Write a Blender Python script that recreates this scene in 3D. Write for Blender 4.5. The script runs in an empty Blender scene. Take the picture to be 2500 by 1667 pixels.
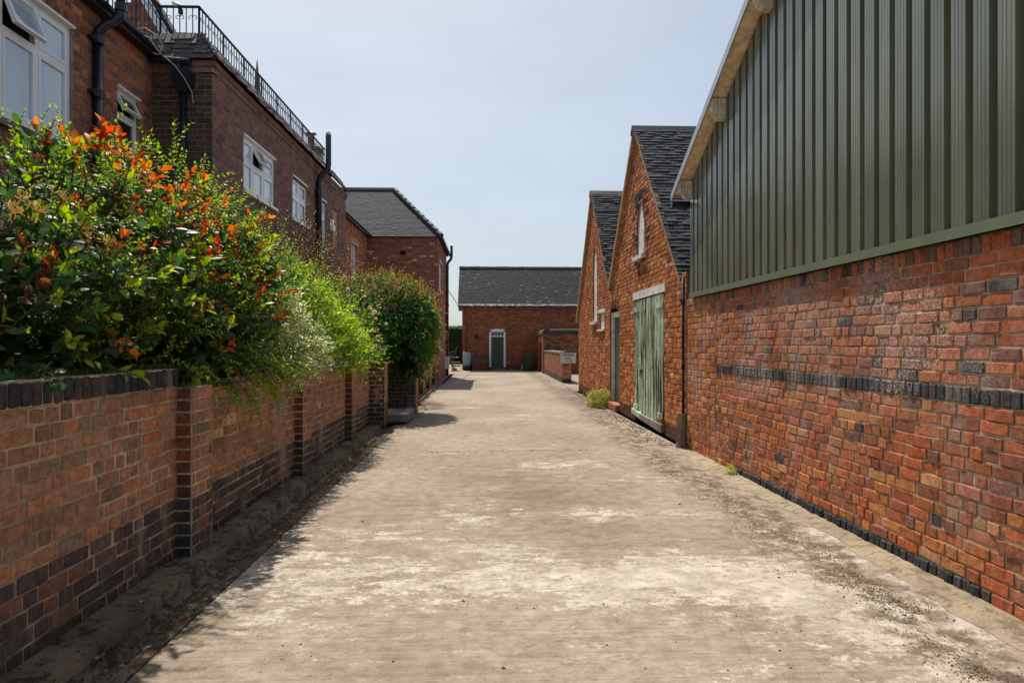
import bpy, math, random
import numpy as np
from mathutils import Vector, Matrix, Quaternion

SC = bpy.context.scene
COL = SC.collection
R = math.radians
rng = random.Random(7)

# ---------------------------------------------------------------- camera, sky, sun
CAM = Vector((0, 0, 1.6))
cd = bpy.data.cameras.new('camera')
cam = bpy.data.objects.new('camera', cd)
COL.objects.link(cam)
cam.location = CAM
cam.rotation_euler = (R(90), 0, R(-2.165))
cd.lens = 24.0
cd.sensor_width = 36.0
cd.shift_y = 0.002
cd.clip_end = 2000
SC.camera = cam

SUN_EL, SUN_AZ = R(54), R(-16.5)          # azimuth from +Y, negative to the left
wd = bpy.data.worlds.new('World')
SC.world = wd
wd.use_nodes = True
nt = wd.node_tree
nt.nodes.clear()
sky = nt.nodes.new('ShaderNodeTexSky')
sky.sky_type = 'NISHITA'
sky.sun_disc = False
sky.sun_elevation = SUN_EL
sky.sun_rotation = SUN_AZ
sky.altitude = 60
sky.air_density = 0.95
sky.dust_density = 2.2
sky.ozone_density = 2.2
bg = nt.nodes.new('ShaderNodeBackground')
bg.inputs['Strength'].default_value = 0.142
wo = nt.nodes.new('ShaderNodeOutputWorld')
gm = nt.nodes.new('ShaderNodeGamma')     # summer haze evens out the whole dome
gm.inputs[1].default_value = 0.5
nt.links.new(sky.outputs[0], gm.inputs[0])
tn = nt.nodes.new('ShaderNodeVectorMath')
tn.operation = 'MULTIPLY'
tn.inputs[1].default_value = (1.02, 1.085, 1.10)
nt.links.new(gm.outputs[0], tn.inputs[0])
tc = nt.nodes.new('ShaderNodeTexCoord')  # thin, barely visible high cloud
cmap = nt.nodes.new('ShaderNodeMapping')
cmap.inputs['Scale'].default_value = (1.0, 1.6, 3.2)
cn = nt.nodes.new('ShaderNodeTexNoise')
cn.inputs['Scale'].default_value = 1.7
cn.inputs['Detail'].default_value = 7
cn.inputs['Roughness'].default_value = 0.6
cr_ = nt.nodes.new('ShaderNodeMapRange')
for i_, v_ in zip((1, 2, 3, 4), (0.35, 0.7, 0.96, 1.09)):
    cr_.inputs[i_].default_value = v_
sc_ = nt.nodes.new('ShaderNodeVectorMath')
sc_.operation = 'SCALE'
nt.links.new(tc.outputs['Generated'], cmap.inputs[0])
nt.links.new(cmap.outputs[0], cn.inputs['Vector'])
nt.links.new(cn.outputs[0], cr_.inputs[0])
nt.links.new(tn.outputs[0], sc_.inputs[0])
nt.links.new(cr_.outputs[0], sc_.inputs[3])
nt.links.new(sc_.outputs[0], bg.inputs[0])
nt.links.new(bg.outputs[0], wo.inputs[0])

sd = bpy.data.lights.new('sun', 'SUN')
sd.energy = 3.1
sd.angle = R(0.55)
sd.color = (1.0, 0.93, 0.83)
sun = bpy.data.objects.new('sun', sd)
COL.objects.link(sun)
S = Vector((math.sin(SUN_AZ) * math.cos(SUN_EL), math.cos(SUN_AZ) * math.cos(SUN_EL), math.sin(SUN_EL)))
sun.rotation_euler = S.to_track_quat('Z', 'Y').to_euler()
sun.location = (-20, 40, 50)

SC.view_settings.view_transform = 'Standard'
SC.view_settings.look = 'None'
SC.view_settings.gamma = 1
SC.view_settings.use_curve_mapping = False
SC.view_settings.exposure = 0.92
SC.cycles.max_bounces = 6
SC.cycles.transparent_max_bounces = 8

# ---------------------------------------------------------------- node helpers
class NT:
    def __init__(s, name):
        s.m = bpy.data.materials.new(name)
        s.m.use_nodes = True
        s.t = s.m.node_tree
        s.t.nodes.clear()
        s.out = s.t.nodes.new('ShaderNodeOutputMaterial')
    def n(s, typ, **kw):
        x = s.t.nodes.new(typ)
        for k, v in kw.items():
            setattr(x, k, v)
        return x
    def l(s, a, b):
        s.t.links.new(a, b)
    def val(s, sock, v):
        if hasattr(v, 'is_linked') or isinstance(v, bpy.types.NodeSocket):
            s.l(v, sock)
        else:
            if isinstance(v, (tuple, list)) and len(v) == 3 and sock.type == 'RGBA':
                v = (*v, 1)
            if isinstance(v, (tuple, list)) and len(v) == 4 and sock.type == 'VECTOR':
                v = v[:3]
            sock.default_value = v
    def pos(s):
        return s.n('ShaderNodeNewGeometry').outputs['Position']
    def obj(s):
        return s.n('ShaderNodeTexCoord').outputs['Object']
    def mapping(s, vec, scale=(1, 1, 1), loc=(0, 0, 0), rot=(0, 0, 0)):
        m = s.n('ShaderNodeMapping')
        s.l(vec, m.inputs[0])
        m.inputs['Scale'].default_value = scale
        m.inputs['Location'].default_value = loc
        m.inputs['Rotation'].default_value = rot
        return m.outputs[0]
    def noise(s, vec, scale, detail=4, rough=0.55, dist=0.0):
        x = s.n('ShaderNodeTexNoise')
        s.l(vec, x.inputs['Vector'])
        x.inputs['Scale'].default_value = scale
        x.inputs['Detail'].default_value = detail
        x.inputs['Roughness'].default_value = rough
        x.inputs['Distortion'].default_value = dist
        return x.outputs[0]
    def voro(s, vec, scale, feature='F1'):
        x = s.n('ShaderNodeTexVoronoi', feature=feature)
        s.l(vec, x.inputs['Vector'])
        x.inputs['Scale'].default_value = scale
        return x.outputs[0]
    def ramp(s, f, a, b, lo=0.0, hi=1.0, smooth=True):
        x = s.n('ShaderNodeMapRange')
        x.interpolation_type = 'SMOOTHSTEP' if smooth else 'LINEAR'
        s.l(f, x.inputs[0])
        for i, v in zip((1, 2, 3, 4), (a, b, lo, hi)):
            x.inputs[i].default_value = v
        return x.outputs[0]
    def math(s, op, a, b=0.0):
        x = s.n('ShaderNodeMath', operation=op)
        s.val(x.inputs[0], a)
        s.val(x.inputs[1], b)
        return x.outputs[0]
    def mix(s, f, a, b, blend='MIX'):
        x = s.n('ShaderNodeMix', data_type='RGBA', blend_type=blend)
        s.val(x.inputs[0], f)
        s.val(x.inputs[6], a)
        s.val(x.inputs[7], b)
        return x.outputs[2]
    def scalecol(s, col, f):
        x = s.n('ShaderNodeVectorMath', operation='SCALE')
        s.val(x.inputs[0], col)
        s.val(x.inputs[3], f)
        return x.outputs[0]
    def sep(s, vec):
        x = s.n('ShaderNodeSeparateXYZ')
        s.l(vec, x.inputs[0])
        return x.outputs
    def bump(s, h, strength, dist=0.01):
        x = s.n('ShaderNodeBump')
        s.l(h, x.inputs['Height'])
        x.inputs['Strength'].default_value = strength
        x.inputs['Distance'].default_value = dist
        return x.outputs[0]
    def pbsdf(s, col, rough=0.8, spec=0.3, normal=None, metal=0.0, coat=0.0):
        b = s.n('ShaderNodeBsdfPrincipled')
        s.val(b.inputs['Base Color'], col)
        s.val(b.inputs['Roughness'], rough)
        b.inputs['Specular IOR Level'].default_value = spec
        b.inputs['Metallic'].default_value = metal
        b.inputs['Coat Weight'].default_value = coat
        if normal is not None:
            s.l(normal, b.inputs['Normal'])
        return b.outputs[0]
    def done(s, sh):
        s.l(sh, s.out.inputs['Surface'])
        return s.m

def colour_source(t, mode):
    if mode == 'obj':
        return t.n('ShaderNodeObjectInfo').outputs['Color']
    a = t.n('ShaderNodeAttribute', attribute_name='Col')
    return a.outputs['Color']

def plain(name, col, rough=0.7, spec=0.3, var=0.25, scale=8, bump=0.0, bscale=60, metal=0, coat=0, mode=None):
    t = NT(name)
    p = t.pos()
    n = t.noise(p, scale, 5, 0.6)
    src = colour_source(t, mode) if mode else (*col, 1)
    c = t.scalecol(src, t.ramp(n, 0.25, 0.75, 1 - var, 1 + var))
    nm = t.bump(t.noise(p, bscale, 3, 0.6), bump) if bump else None
    return t.done(t.pbsdf(c, rough, spec, nm, metal, coat))

def brick_mat(name, mode, salt=0.0, dirt=0.3, bump=0.5, lime=0.0):
    t = NT(name)
    p = t.pos()
    src = colour_source(t, mode)
    n1 = t.noise(p, 26, 5, 0.65)
    c = t.scalecol(src, t.ramp(n1, 0.3, 0.7, 0.68, 1.3))
    n2 = t.noise(p, 140, 3, 0.7)
    c = t.mix(t.ramp(n2, 0.62, 0.74, 0, 0.55), c, t.scalecol(src, 0.45))
    n3 = t.noise(p, 1.7, 4, 0.6)
    c = t.mix(t.math('MULTIPLY', t.ramp(n3, 0.5, 0.75), dirt), c, (0.05, 0.038, 0.03, 1))
    if salt:
        zone = t.ramp(t.noise(t.mapping(p, (1, 0.8, 1.2), (3, 1, 2)), 0.85, 3, 0.55), 0.42, 0.6)
        z = t.sep(p)
        zone = t.math('MULTIPLY', zone, t.ramp(z[2], 0.8, 1.25))
        fine = t.ramp(t.noise(p, 62, 5, 0.75), 0.47, 0.6)
        f = t.math('MULTIPLY', t.math('MULTIPLY', zone, fine), salt)
        c = t.mix(f, c, (0.58, 0.5, 0.43, 1))
        thin = t.math('MULTIPLY', t.ramp(t.noise(p, 95, 4, 0.8), 0.63, 0.7), 0.35 * salt)
        c = t.mix(thin, c, (0.55, 0.46, 0.38, 1))
    if lime:
        zone = t.ramp(t.noise(t.mapping(p, (1, 1, 0.35), (7, 2, 0)), 2.6, 4, 0.65), 0.52, 0.7)
        c = t.mix(t.math('MULTIPLY', zone, lime), c, (0.42, 0.36, 0.3, 1))
    h = t.math('ADD', t.math('MULTIPLY', t.noise(p, 55, 5, 0.7), 1.0), t.math('MULTIPLY', n2, 0.5))
    return t.done(t.pbsdf(c, 0.95, 0.06, t.bump(h, bump, 0.012 if bump > .6 else 0.008)))

def mortar_mat(name, col, dark=0.4, moss=0.0):
    t = NT(name)
    p = t.pos()
    n = t.noise(p, 5, 6, 0.65)
    c = t.scalecol((*col, 1), t.ramp(n, 0.3, 0.7, 1 - dark, 1.15))
    st = t.ramp(t.noise(p, 1.3, 6, 0.7), 0.42, 0.62)
    c = t.mix(t.math('MULTIPLY', st, dark), c, (0.13, 0.095, 0.06, 1))
    if moss:
        z = t.sep(p)
        f = t.math('MULTIPLY', t.ramp(z[2], 0.6, 0.0), t.ramp(t.noise(p, 4, 5, 0.7), 0.45, 0.6))
        c = t.mix(t.math('MULTIPLY', f, moss), c, (0.035, 0.03, 0.02, 1))
    return t.done(t.pbsdf(c, 0.95, 0.15, t.bump(t.noise(p, 110, 4, 0.7), 0.5, 0.01)))

def leaf_mat(name, mode, trans=0.35, rough=0.35, spec=0.4):
    t = NT(name)
    src = colour_source(t, mode)
    p = t.pos()
    c = t.scalecol(src, t.ramp(t.noise(p, 40, 3, 0.6), 0.3, 0.7, 0.8, 1.2))
    a = t.pbsdf(c, rough, spec)
    tr = t.n('ShaderNodeBsdfTranslucent')
    hs = t.n('ShaderNodeHueSaturation')
    hs.inputs['Saturation'].default_value = 1.15
    hs.inputs['Value'].default_value = 1.7
    t.l(c, hs.inputs['Color'])
    t.l(hs.outputs[0], tr.inputs[0])
    mx = t.n('ShaderNodeMixShader')
    mx.inputs[0].default_value = trans
    t.l(a, mx.inputs[1])
    t.l(tr.outputs[0], mx.inputs[2])
    return t.done(mx.outputs[0])

def tile_mat(name, mode):
    t = NT(name)
    p = t.pos()
    src = colour_source(t, mode)
    c = t.scalecol(src, t.ramp(t.noise(p, 12, 5, 0.65), 0.3, 0.7, 0.7, 1.3))
    c = t.mix(t.ramp(t.noise(p, 55, 4, 0.75), 0.64, 0.72, 0, 0.5), c, (0.22, 0.22, 0.2, 1))
    return t.done(t.pbsdf(c, 0.8, 0.22, t.bump(t.noise(p, 70, 3, 0.6), 0.25, 0.006)))

def paint_wood(name, paint, wood, wear=0.5, rough=0.6, sx=14, soft=0.08):
    t = NT(name)
    p = t.pos()
    q = t.mapping(p, (sx, sx, 0.05 * sx))
    n = t.noise(q, 3.0, 6, 0.7)
    big = t.noise(p, 1.1, 3, 0.5)
    g = t.math('ADD', n, t.math('MULTIPLY', big, 0.35))
    w = t.ramp(g, 0.78 - wear * 0.25, 0.78 + soft - wear * 0.25)
    c = t.scalecol((*paint, 1), t.ramp(t.noise(p, 9, 4, 0.6), 0.3, 0.7, 0.75, 1.2))
    wc = t.scalecol((*wood, 1), t.ramp(t.noise(q, 9, 4, 0.7), 0.3, 0.7, 0.5, 1.5))
    c = t.mix(w, c, wc)
    return t.done(t.pbsdf(c, rough, 0.35, t.bump(t.math('SUBTRACT', n, t.math('MULTIPLY', w, 0.3)), 0.5, 0.01)))

def glass_mat(name, col, rough=0.04):
    t = NT(name)
    p = t.pos()
    nm = t.bump(t.noise(p, 2.2, 2, 0.5), 0.05, 0.02)
    c = t.scalecol((*col, 1), t.ramp(t.noise(t.mapping(p, (1, 1, 0.3)), 1.5, 2, 0.5), 0.3, 0.7, 0.8, 1.2))
    return t.done(t.pbsdf(c, rough, 0.6, nm, 0, 0.6))

# ---------------------------------------------------------------- object helpers
def link(name, data, parent=None, loc=None):
    o = bpy.data.objects.new(name, data)
    COL.objects.link(o)
    if parent:
        o.parent = parent
    if loc is not None:
        o.location = loc
    return o

def tag(o, label=None, cat=None, group=None, kind=None):
    if label: o['label'] = label
    if cat: o['category'] = cat
    if group: o['group'] = group
    if kind: o['kind'] = kind
    return o

def thing(name, label, cat, loc=(0, 0, 0), rotz=0.0, group=None):
    o = link(name, None, None, loc)
    o.empty_display_size = 0.2
    o.rotation_euler = (0, 0, rotz)
    return tag(o, label, cat, group)

class Fr:
    """a wall frame: origin, along (U), outward normal (N), up Z"""
    def __init__(s, O, U, N):
        s.O, s.U, s.N = Vector(O), Vector(U), Vector(N)
    def pt(s, a, n, z):
        return s.O + s.U * a + s.N * n + Vector((0, 0, z))

class MB:
    def __init__(s):
        s.v, s.f, s.c, s.m = [], [], [], []
    def add(s, vs, fs, col=None, mi=0):
        b = len(s.v)
        s.v += [tuple(x) for x in vs]
        for f in fs:
            s.f.append(tuple(b + i for i in f))
            s.c.append(col)
            s.m.append(mi)
    def hexa(s, p, col=None, mi=0):
        # p: 0-3 bottom ring, 4-7 top ring
        s.add(p, [(3, 2, 1, 0), (4, 5, 6, 7), (0, 1, 5, 4), (1, 2, 6, 5), (2, 3, 7, 6), (3, 0, 4, 7)], col, mi)
    def box(s, x0, x1, y0, y1, z0, z1, col=None, mi=0):
        s.hexa([(x0, y0, z0), (x1, y0, z0), (x1, y1, z0), (x0, y1, z0), (x0, y0, z1), (x1, y0, z1), (x1, y1, z1), (x0, y1, z1)], col, mi)
    def fbox(s, fr, a0, a1, n0, n1, z0, z1, col=None, mi=0):
        s.hexa([fr.pt(a0, n1, z0), fr.pt(a1, n1, z0), fr.pt(a1, n0, z0), fr.pt(a0, n0, z0),
                fr.pt(a0, n1, z1), fr.pt(a1, n1, z1), fr.pt(a1, n0, z1), fr.pt(a0, n0, z1)], col, mi)
    def prism(s, poly, vec, col=None, mi=0):
        n = len(poly)
        vec = Vector(vec)
        vs = [Vector(p) for p in poly] + [Vector(p) + vec for p in poly]
        fs = [tuple(range(n - 1, -1, -1)), tuple(range(n, 2 * n))]
        fs += [(i, (i + 1) % n, n + (i + 1) % n, n + i) for i in range(n)]
        s.add(vs, fs, col, mi)
    def tube(s, pts, r, seg=6, col=None, mi=0, caps=True):
        pts = [Vector(p) for p in pts]
        n = len(pts)
        rs = r if isinstance(r, (list, tuple)) else [r] * n
        rings = []
        ref = None
        for i, p in enumerate(pts):
            d = (pts[min(i + 1, n - 1)] - pts[max(i - 1, 0)])
            d = d.normalized() if d.length > 1e-9 else Vector((0, 0, 1))
            if ref is None:
                ref = Vector((1, 0, 0)) if abs(d.x) < 0.8 else Vector((0, 1, 0))
            u = (ref - d * ref.dot(d))
            u = u.normalized() if u.length > 1e-6 else d.orthogonal().normalized()
            w = d.cross(u)
            ref = u
            rings.append([p + (u * math.cos(2 * math.pi * k / seg) + w * math.sin(2 * math.pi * k / seg)) * rs[i] for k in range(seg)])
        vs = [q for rg in rings for q in rg]
        fs = []
        for i in range(n - 1):
            for k in range(seg):
                a, b = i * seg + k, i * seg + (k + 1) % seg
                fs.append((a, b, b + seg, a + seg))
        if caps:
            fs.append(tuple(range(seg - 1, -1, -1)))
            fs.append(tuple((n - 1) * seg + k for k in range(seg)))
        s.add(vs, fs, col, mi)
    def lathe(s, c, prof, seg=20, col=None, mi=0):
        vs, fs = [], []
        for r, z in prof:
            for k in range(seg):
                a = 2 * math.pi * k / seg
                vs.append((c[0] + r * math.cos(a), c[1] + r * math.sin(a), c[2] + z))
        for i in range(len(prof) - 1):
            for k in range(seg):
                a, b = i * seg + k, i * seg + (k + 1) % seg
                fs.append((a, b, b + seg, a + seg))
        fs.append(tuple(range(seg - 1, -1, -1)))
        fs.append(tuple((len(prof) - 1) * seg + k for k in range(seg)))
        s.add(vs, fs, col, mi)
    def mesh(s, name, mats):
        me = bpy.data.meshes.new(name)
        me.from_pydata(s.v, [], s.f)
        for m in (mats if isinstance(mats, (list, tuple)) else [mats]):
            me.materials.append(m)
        if any(s.m):
            me.polygons.foreach_set('material_index', s.m)
        if any(c is not None for c in s.c):
            at = me.color_attributes.new('Col', 'FLOAT_COLOR', 'CORNER')
            a = []
            for f, c in zip(s.f, s.c):
                c = c or (0.5, 0.5, 0.5)
                a += list((c[0], c[1], c[2], 1.0) * len(f))
            at.data.foreach_set('color', a)
        return me
    def build(s, name, mats, parent=None, smooth=False, kind=None):
        me = s.mesh(name, mats)
        if smooth:
            me.polygons.foreach_set('use_smooth', [True] * len(me.polygons))
        o = link(name, me, parent)
        if kind: o['kind'] = kind
        return o

def np_mesh(name, V, F, C, mats, parent=None, smooth=False, kind='stuff'):
    """V (n,3), F list of arrays of equal corner count, C per-face colours"""
    me = bpy.data.meshes.new(name)
    nl = sum(f.size for f in F)
    nf = sum(len(f) for f in F)
    me.vertices.add(len(V))
    me.vertices.foreach_set('co', np.asarray(V, np.float32).ravel())
    me.loops.add(nl)
    me.loops.foreach_set('vertex_index', np.concatenate([f.ravel() for f in F]).astype(np.int32))
    me.polygons.add(nf)
    cnt = np.concatenate([np.full(len(f), f.shape[1], np.int32) for f in F])
    st = np.concatenate([[0], np.cumsum(cnt)[:-1]]).astype(np.int32)
    me.polygons.foreach_set('loop_start', st)
    me.polygons.foreach_set('loop_total', cnt)
    me.polygons.foreach_set('use_smooth', np.full(nf, bool(smooth)))
    me.update(calc_edges=True)
    for m in (mats if isinstance(mats, (list, tuple)) else [mats]):
        me.materials.append(m)
    if C is not None:
        at = me.color_attributes.new('Col', 'FLOAT_COLOR', 'CORNER')
        cc = np.repeat(np.hstack([np.asarray(C, np.float32), np.ones((nf, 1), np.float32)]), cnt, axis=0)
        at.data.foreach_set('color', cc.ravel())
    me.validate()
    o = link(name, me, parent)
    if kind: o['kind'] = kind
    return o

# ---------------------------------------------------------------- bricks
def pick(pal, r=rng):
    tot = sum(w for _, w in pal)
    x = r.random() * tot
    for c, w in pal:
        x -= w
        if x <= 0:
            break
    k = r.uniform(0.84, 1.18)
    j = r.uniform(-0.05, 0.05)
    return (c[0] * k * (1 + j), c[1] * k * (1 - j * 0.5), c[2] * k * (1 - j))

def brick_variant(style, L, r):
    """verts in (along 0..1, depth 0..1, height 0..1); faces"""
    if style == 'worn':
        nx, nz = 4, 2
        bx, bz = 0.0065 / L, 0.085
        vs = []
        for k in range(nz):
            for i in range(nx):
                end = i in (0, nx - 1)
                x = bx + (1 - 2 * bx) * i / (nx - 1) + r.uniform(-.5, .5) * bx + (0 if end else r.uniform(-.06, .06))
                z = (bz if k == 0 else 1 - bz) + r.uniform(-.035, .035)
                vs.append((x, 1 + r.uniform(-.16, .16) - (.12 if end else 0), z))
        fs = [(i, i + 1, nx + i + 1, nx + i) for i in range(nx - 1)]
        ring = list(range(nx)) + [nx + i for i in range(nx - 1, -1, -1)]
        n = len(ring)
        for dpt, out in ((.42, 1.0), (-.3, 1.0)):
            for j, i in enumerate(ring):
                x, y, z = vs[i]
                end = i % nx in (0, nx - 1)
                ox = (0.0 if i % nx == 0 else 1.0) if end else x
                oz = 0.0 if i < nx else 1.0
                if dpt > 0:
                    cr = .4 if end else 0
                    vs.append((ox + cr * bx * (1 if ox == 0 else -1 if end else 0) + r.uniform(-.3, .3) * bx * end, dpt, oz + (.03 * (1 if oz == 0 else -1) if end else 0) + r.uniform(-.025, .025)))
                else:
                    q = vs[nx * nz + j]
                    vs.append((q[0], dpt, q[2]))
        b = nx * nz
        fs += [(ring[(j + 1) % n], ring[j], b + j, b + (j + 1) % n) for j in range(n)]
        fs += [(b + (j + 1) % n, b + j, b + n + j, b + n + (j + 1) % n) for j in range(n)]
        return vs, fs
    if style == 'crisp':
        bx, bz = 0.005 / L, 0.06
        j = lambda a: r.uniform(-a, a)
        o = [(0, .55, 0), (1, .55, 0), (1, .55, 1), (0, .55, 1)]
        i_ = [(bx, 1, bz), (1 - bx, 1, bz), (1 - bx, 1, 1 - bz), (bx, 1, 1 - bz)]
        bk = [(0, -.2, 0), (1, -.2, 0), (1, -.2, 1), (0, -.2, 1)]
        vs = [(x + j(.35 * bx), y + j(.12), z + j(.025)) for x, y, z in o + i_] + bk
        fs = [(4, 5, 6, 7)] + [(k, (k + 1) % 4, 4 + (k + 1) % 4, 4 + k) for k in range(4)] + [((k + 1) % 4, k, 8 + k, 8 + (k + 1) % 4) for k in range(4)]
        return vs, fs
    vs = [(0, 1, 0), (1, 1, 0), (1, 1, 1), (0, 1, 1), (0, -.2, 0), (1, -.2, 0), (1, -.2, 1), (0, -.2, 1)]
    fs = [(0, 1, 2, 3)] + [((k + 1) % 4, k, 4 + k, 4 + (k + 1) % 4) for k in range(4)]
    return vs, fs

class Bricks:
    """collects the bricks of one thing; the ones that show largest become objects, the rest one mesh"""
    def __init__(s, parent, mat_obj, mat_stuff, style='crisp', n_obj=300, name='brick', wfn=None):
        s.p, s.mo, s.ms, s.style, s.n, s.name = parent, mat_obj, mat_stuff, style, n_obj, name
        s.b = []
        s.r = random.Random(len(name) + n_obj + int(parent.location.x * 100))
        s.world = Matrix.Translation(parent.location) @ parent.rotation_euler.to_matrix().to_4x4()
        s.var = {}
        for cls, L in (('h', 0.11), ('s', 0.225)):
            s.var[cls] = [brick_variant(style, L, s.r) for _ in range(7)]
    def add(s, fr, a0, a1, z0, z1, d, col, tilt=0.0):
        s.b.append((fr, a0, a1, z0, z1, d, col, tilt))
    def mat(s, b):
        fr, a0, a1, z0, z1, d, col, tilt = b
        N = fr.N
        U2 = N.cross(Vector((0, 0, 1)))
        start = a0 if U2.dot(fr.U) > 0 else a1
        o = fr.pt(start, 0, z0)
        L, H = a1 - a0, z1 - z0
        # local x along, y outward, z up: keep a right-handed basis with y = N  (x = N x Z)
        m = Matrix(((U2.x * L, N.x * d, 0, o.x), (U2.y * L, N.y * d, 0, o.y), (0, 0, H, o.z), (0, 0, 0, 1)))
        if tilt:
            c = o + U2 * L / 2 + Vector((0, 0, H / 2))
            m = Matrix.Translation(c) @ Matrix.Rotation(tilt, 4, N) @ Matrix.Translation(-c) @ m
        return m
    def build(s, stuff_name='brickwork'):
        sc = []
        for i, b in enumerate(s.b):
            fr, a0, a1, z0, z1 = b[:5]
            c = s.world @ fr.pt((a0 + a1) / 2, 0, (z0 + z1) / 2)
            Nw = s.world.to_3x3() @ fr.N
            v = CAM - c
            dist = v.length
            facing = max(0.0, Nw.dot(v) / dist)
            inview = c.y > 0.6 and abs(c.x / max(c.y, .01) - 0.035) < 0.80 and abs((c.z - 1.6) / max(c.y, .01)) < 0.53
            sc.append((-(a1 - a0) * (z1 - z0) * facing / dist ** 2 if inview else 0.0, i))
        sc.sort()
        top = set(i for v, i in sc[:s.n] if v < 0)
        meshes = {}
        for cls in s.var:
            L = 0.11 if cls == 'h' else 0.225
            for k, (vs, fs) in enumerate(s.var[cls]):
                me = bpy.data.meshes.new(s.name)
                me.from_pydata(vs, [], [tuple(reversed(f)) for f in fs])
                me.materials.append(s.mo)
                meshes[(cls, k)] = me
        Vs, Q, C = [], [], []
        nb = 0
        for i, b in enumerate(s.b):
            cls = 'h' if (b[2] - b[1]) < 0.165 else 's'
            k = s.r.randrange(7)
            m = s.mat(b)
            if i in top:
                o = bpy.data.objects.new(s.name, meshes[(cls, k)])
                COL.objects.link(o)
                o.parent = s.p
                o.matrix_local = m
                o.color = (*b[6], 1)
            else:
                vs, fs = s.var[cls][k]
                a = np.array(vs) @ np.array(m.to_3x3()).T + np.array(m.translation)
                Vs.append(a)
                Q.append(np.array([tuple(reversed(f)) for f in fs]) + nb)
                C += [b[6]] * len(fs)
                nb += len(vs)
        if Vs:
            np_mesh(stuff_name, np.vstack(Vs), [np.vstack(Q)], C, s.ms, s.p)

def lay(bs, fr, z0, z1, course, spans, pal, L=0.235, joint=0.010, bond='flemish', depth=(0.005, 0.012), panel=None, wob=0.0, thick=0.15, phase=0.0):
    """bricks course by course; spans(zmid) -> list of (a0, a1)"""
    r = bs.r
    n = max(1, round((z1 - z0) / course))
    h = (z1 - z0) / n
    for i in range(n):
        za, zb = z0 + i * h, z0 + (i + 1) * h
        for (a, b) in spans((za + zb) / 2):
            if b - a < 0.02:
                continue
            if panel is not None:
                panel.fbox(fr, a + .005, b - .005, -thick, 0, za, zb)
            H2 = L / 2
            if bond == 'flemish':
                pat, off = [L, H2], (L * 0.75 if i % 2 else 0)
            elif bond == 'stretcher':
                pat, off = [L], (L / 2 if i % 2 else 0)
            elif bond == 'header':
                pat, off = [H2], (H2 / 2 if i % 2 else 0)
            else:  # garden wall: mostly stretchers, odd headers
                pat, off = [L, L, L, H2], (i * 0.41 % 1.0) * L * 2
            x = math.floor((a - phase) / sum(pat)) * sum(pat) - sum(pat) + off + phase
            k = 0
            while x < b:
                ln = pat[k % len(pat)]
                k += 1
                q0, q1 = max(a, x), min(b, x + ln)
                x += ln
                if q1 - q0 < 0.035:
                    continue
                if bond == 'garden' and ln == L and r.random() < 0.16:
                    cuts = [(q0, (q0 + q1) / 2), ((q0 + q1) / 2, q1)]
                else:
                    cuts = [(q0, q1)]
                for c0, c1 in cuts:
                    zz = (za + zb) / 2
                    bs.add(fr, c0 + joint / 2 + r.uniform(-.5, .5) * wob, c1 - joint / 2 + r.uniform(-.5, .5) * wob,
                           za + joint / 2 + r.uniform(-.5, .5) * wob, zb - joint / 2 + r.uniform(-.5, .5) * wob,
                           r.uniform(*depth), pal(zz, (c0 + c1) / 2), r.uniform(-1, 1) * wob * 2.0)

def soldier(bs, fr, z0, z1, a0, a1, pal, w=0.0825, joint=0.010, depth=(0.006, 0.014), panel=None, thick=0.15, wob=0.003):
    r = bs.r
    n = max(1, round((a1 - a0) / w))
    w = (a1 - a0) / n
    if panel is not None:
        panel.fbox(fr, a0 + .005, a1 - .005, -thick, 0, z0, z1)
    for i in range(n):
        bs.add(fr, a0 + i * w + joint / 2, a0 + (i + 1) * w - joint / 2, z0 + joint / 2 + r.uniform(-1, 1) * wob,
               z1 - joint / 2 + r.uniform(-1, 1) * wob, r.uniform(*depth), pal((z0 + z1) / 2, a0 + i * w), r.uniform(-1, 1) * wob * 4)

def cut(a0, a1, holes):
    """spans of a0..a1 minus hole list [(h0,h1)]"""
    out = [(a0, a1)]
    for h0, h1 in holes:
        nx = []
        for p, q in out:
            if h1 <= p or h0 >= q:
                nx.append((p, q))
            else:
                if h0 > p: nx.append((p, h0))
                if h1 < q: nx.append((h1, q))
        out = nx
    return out

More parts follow.
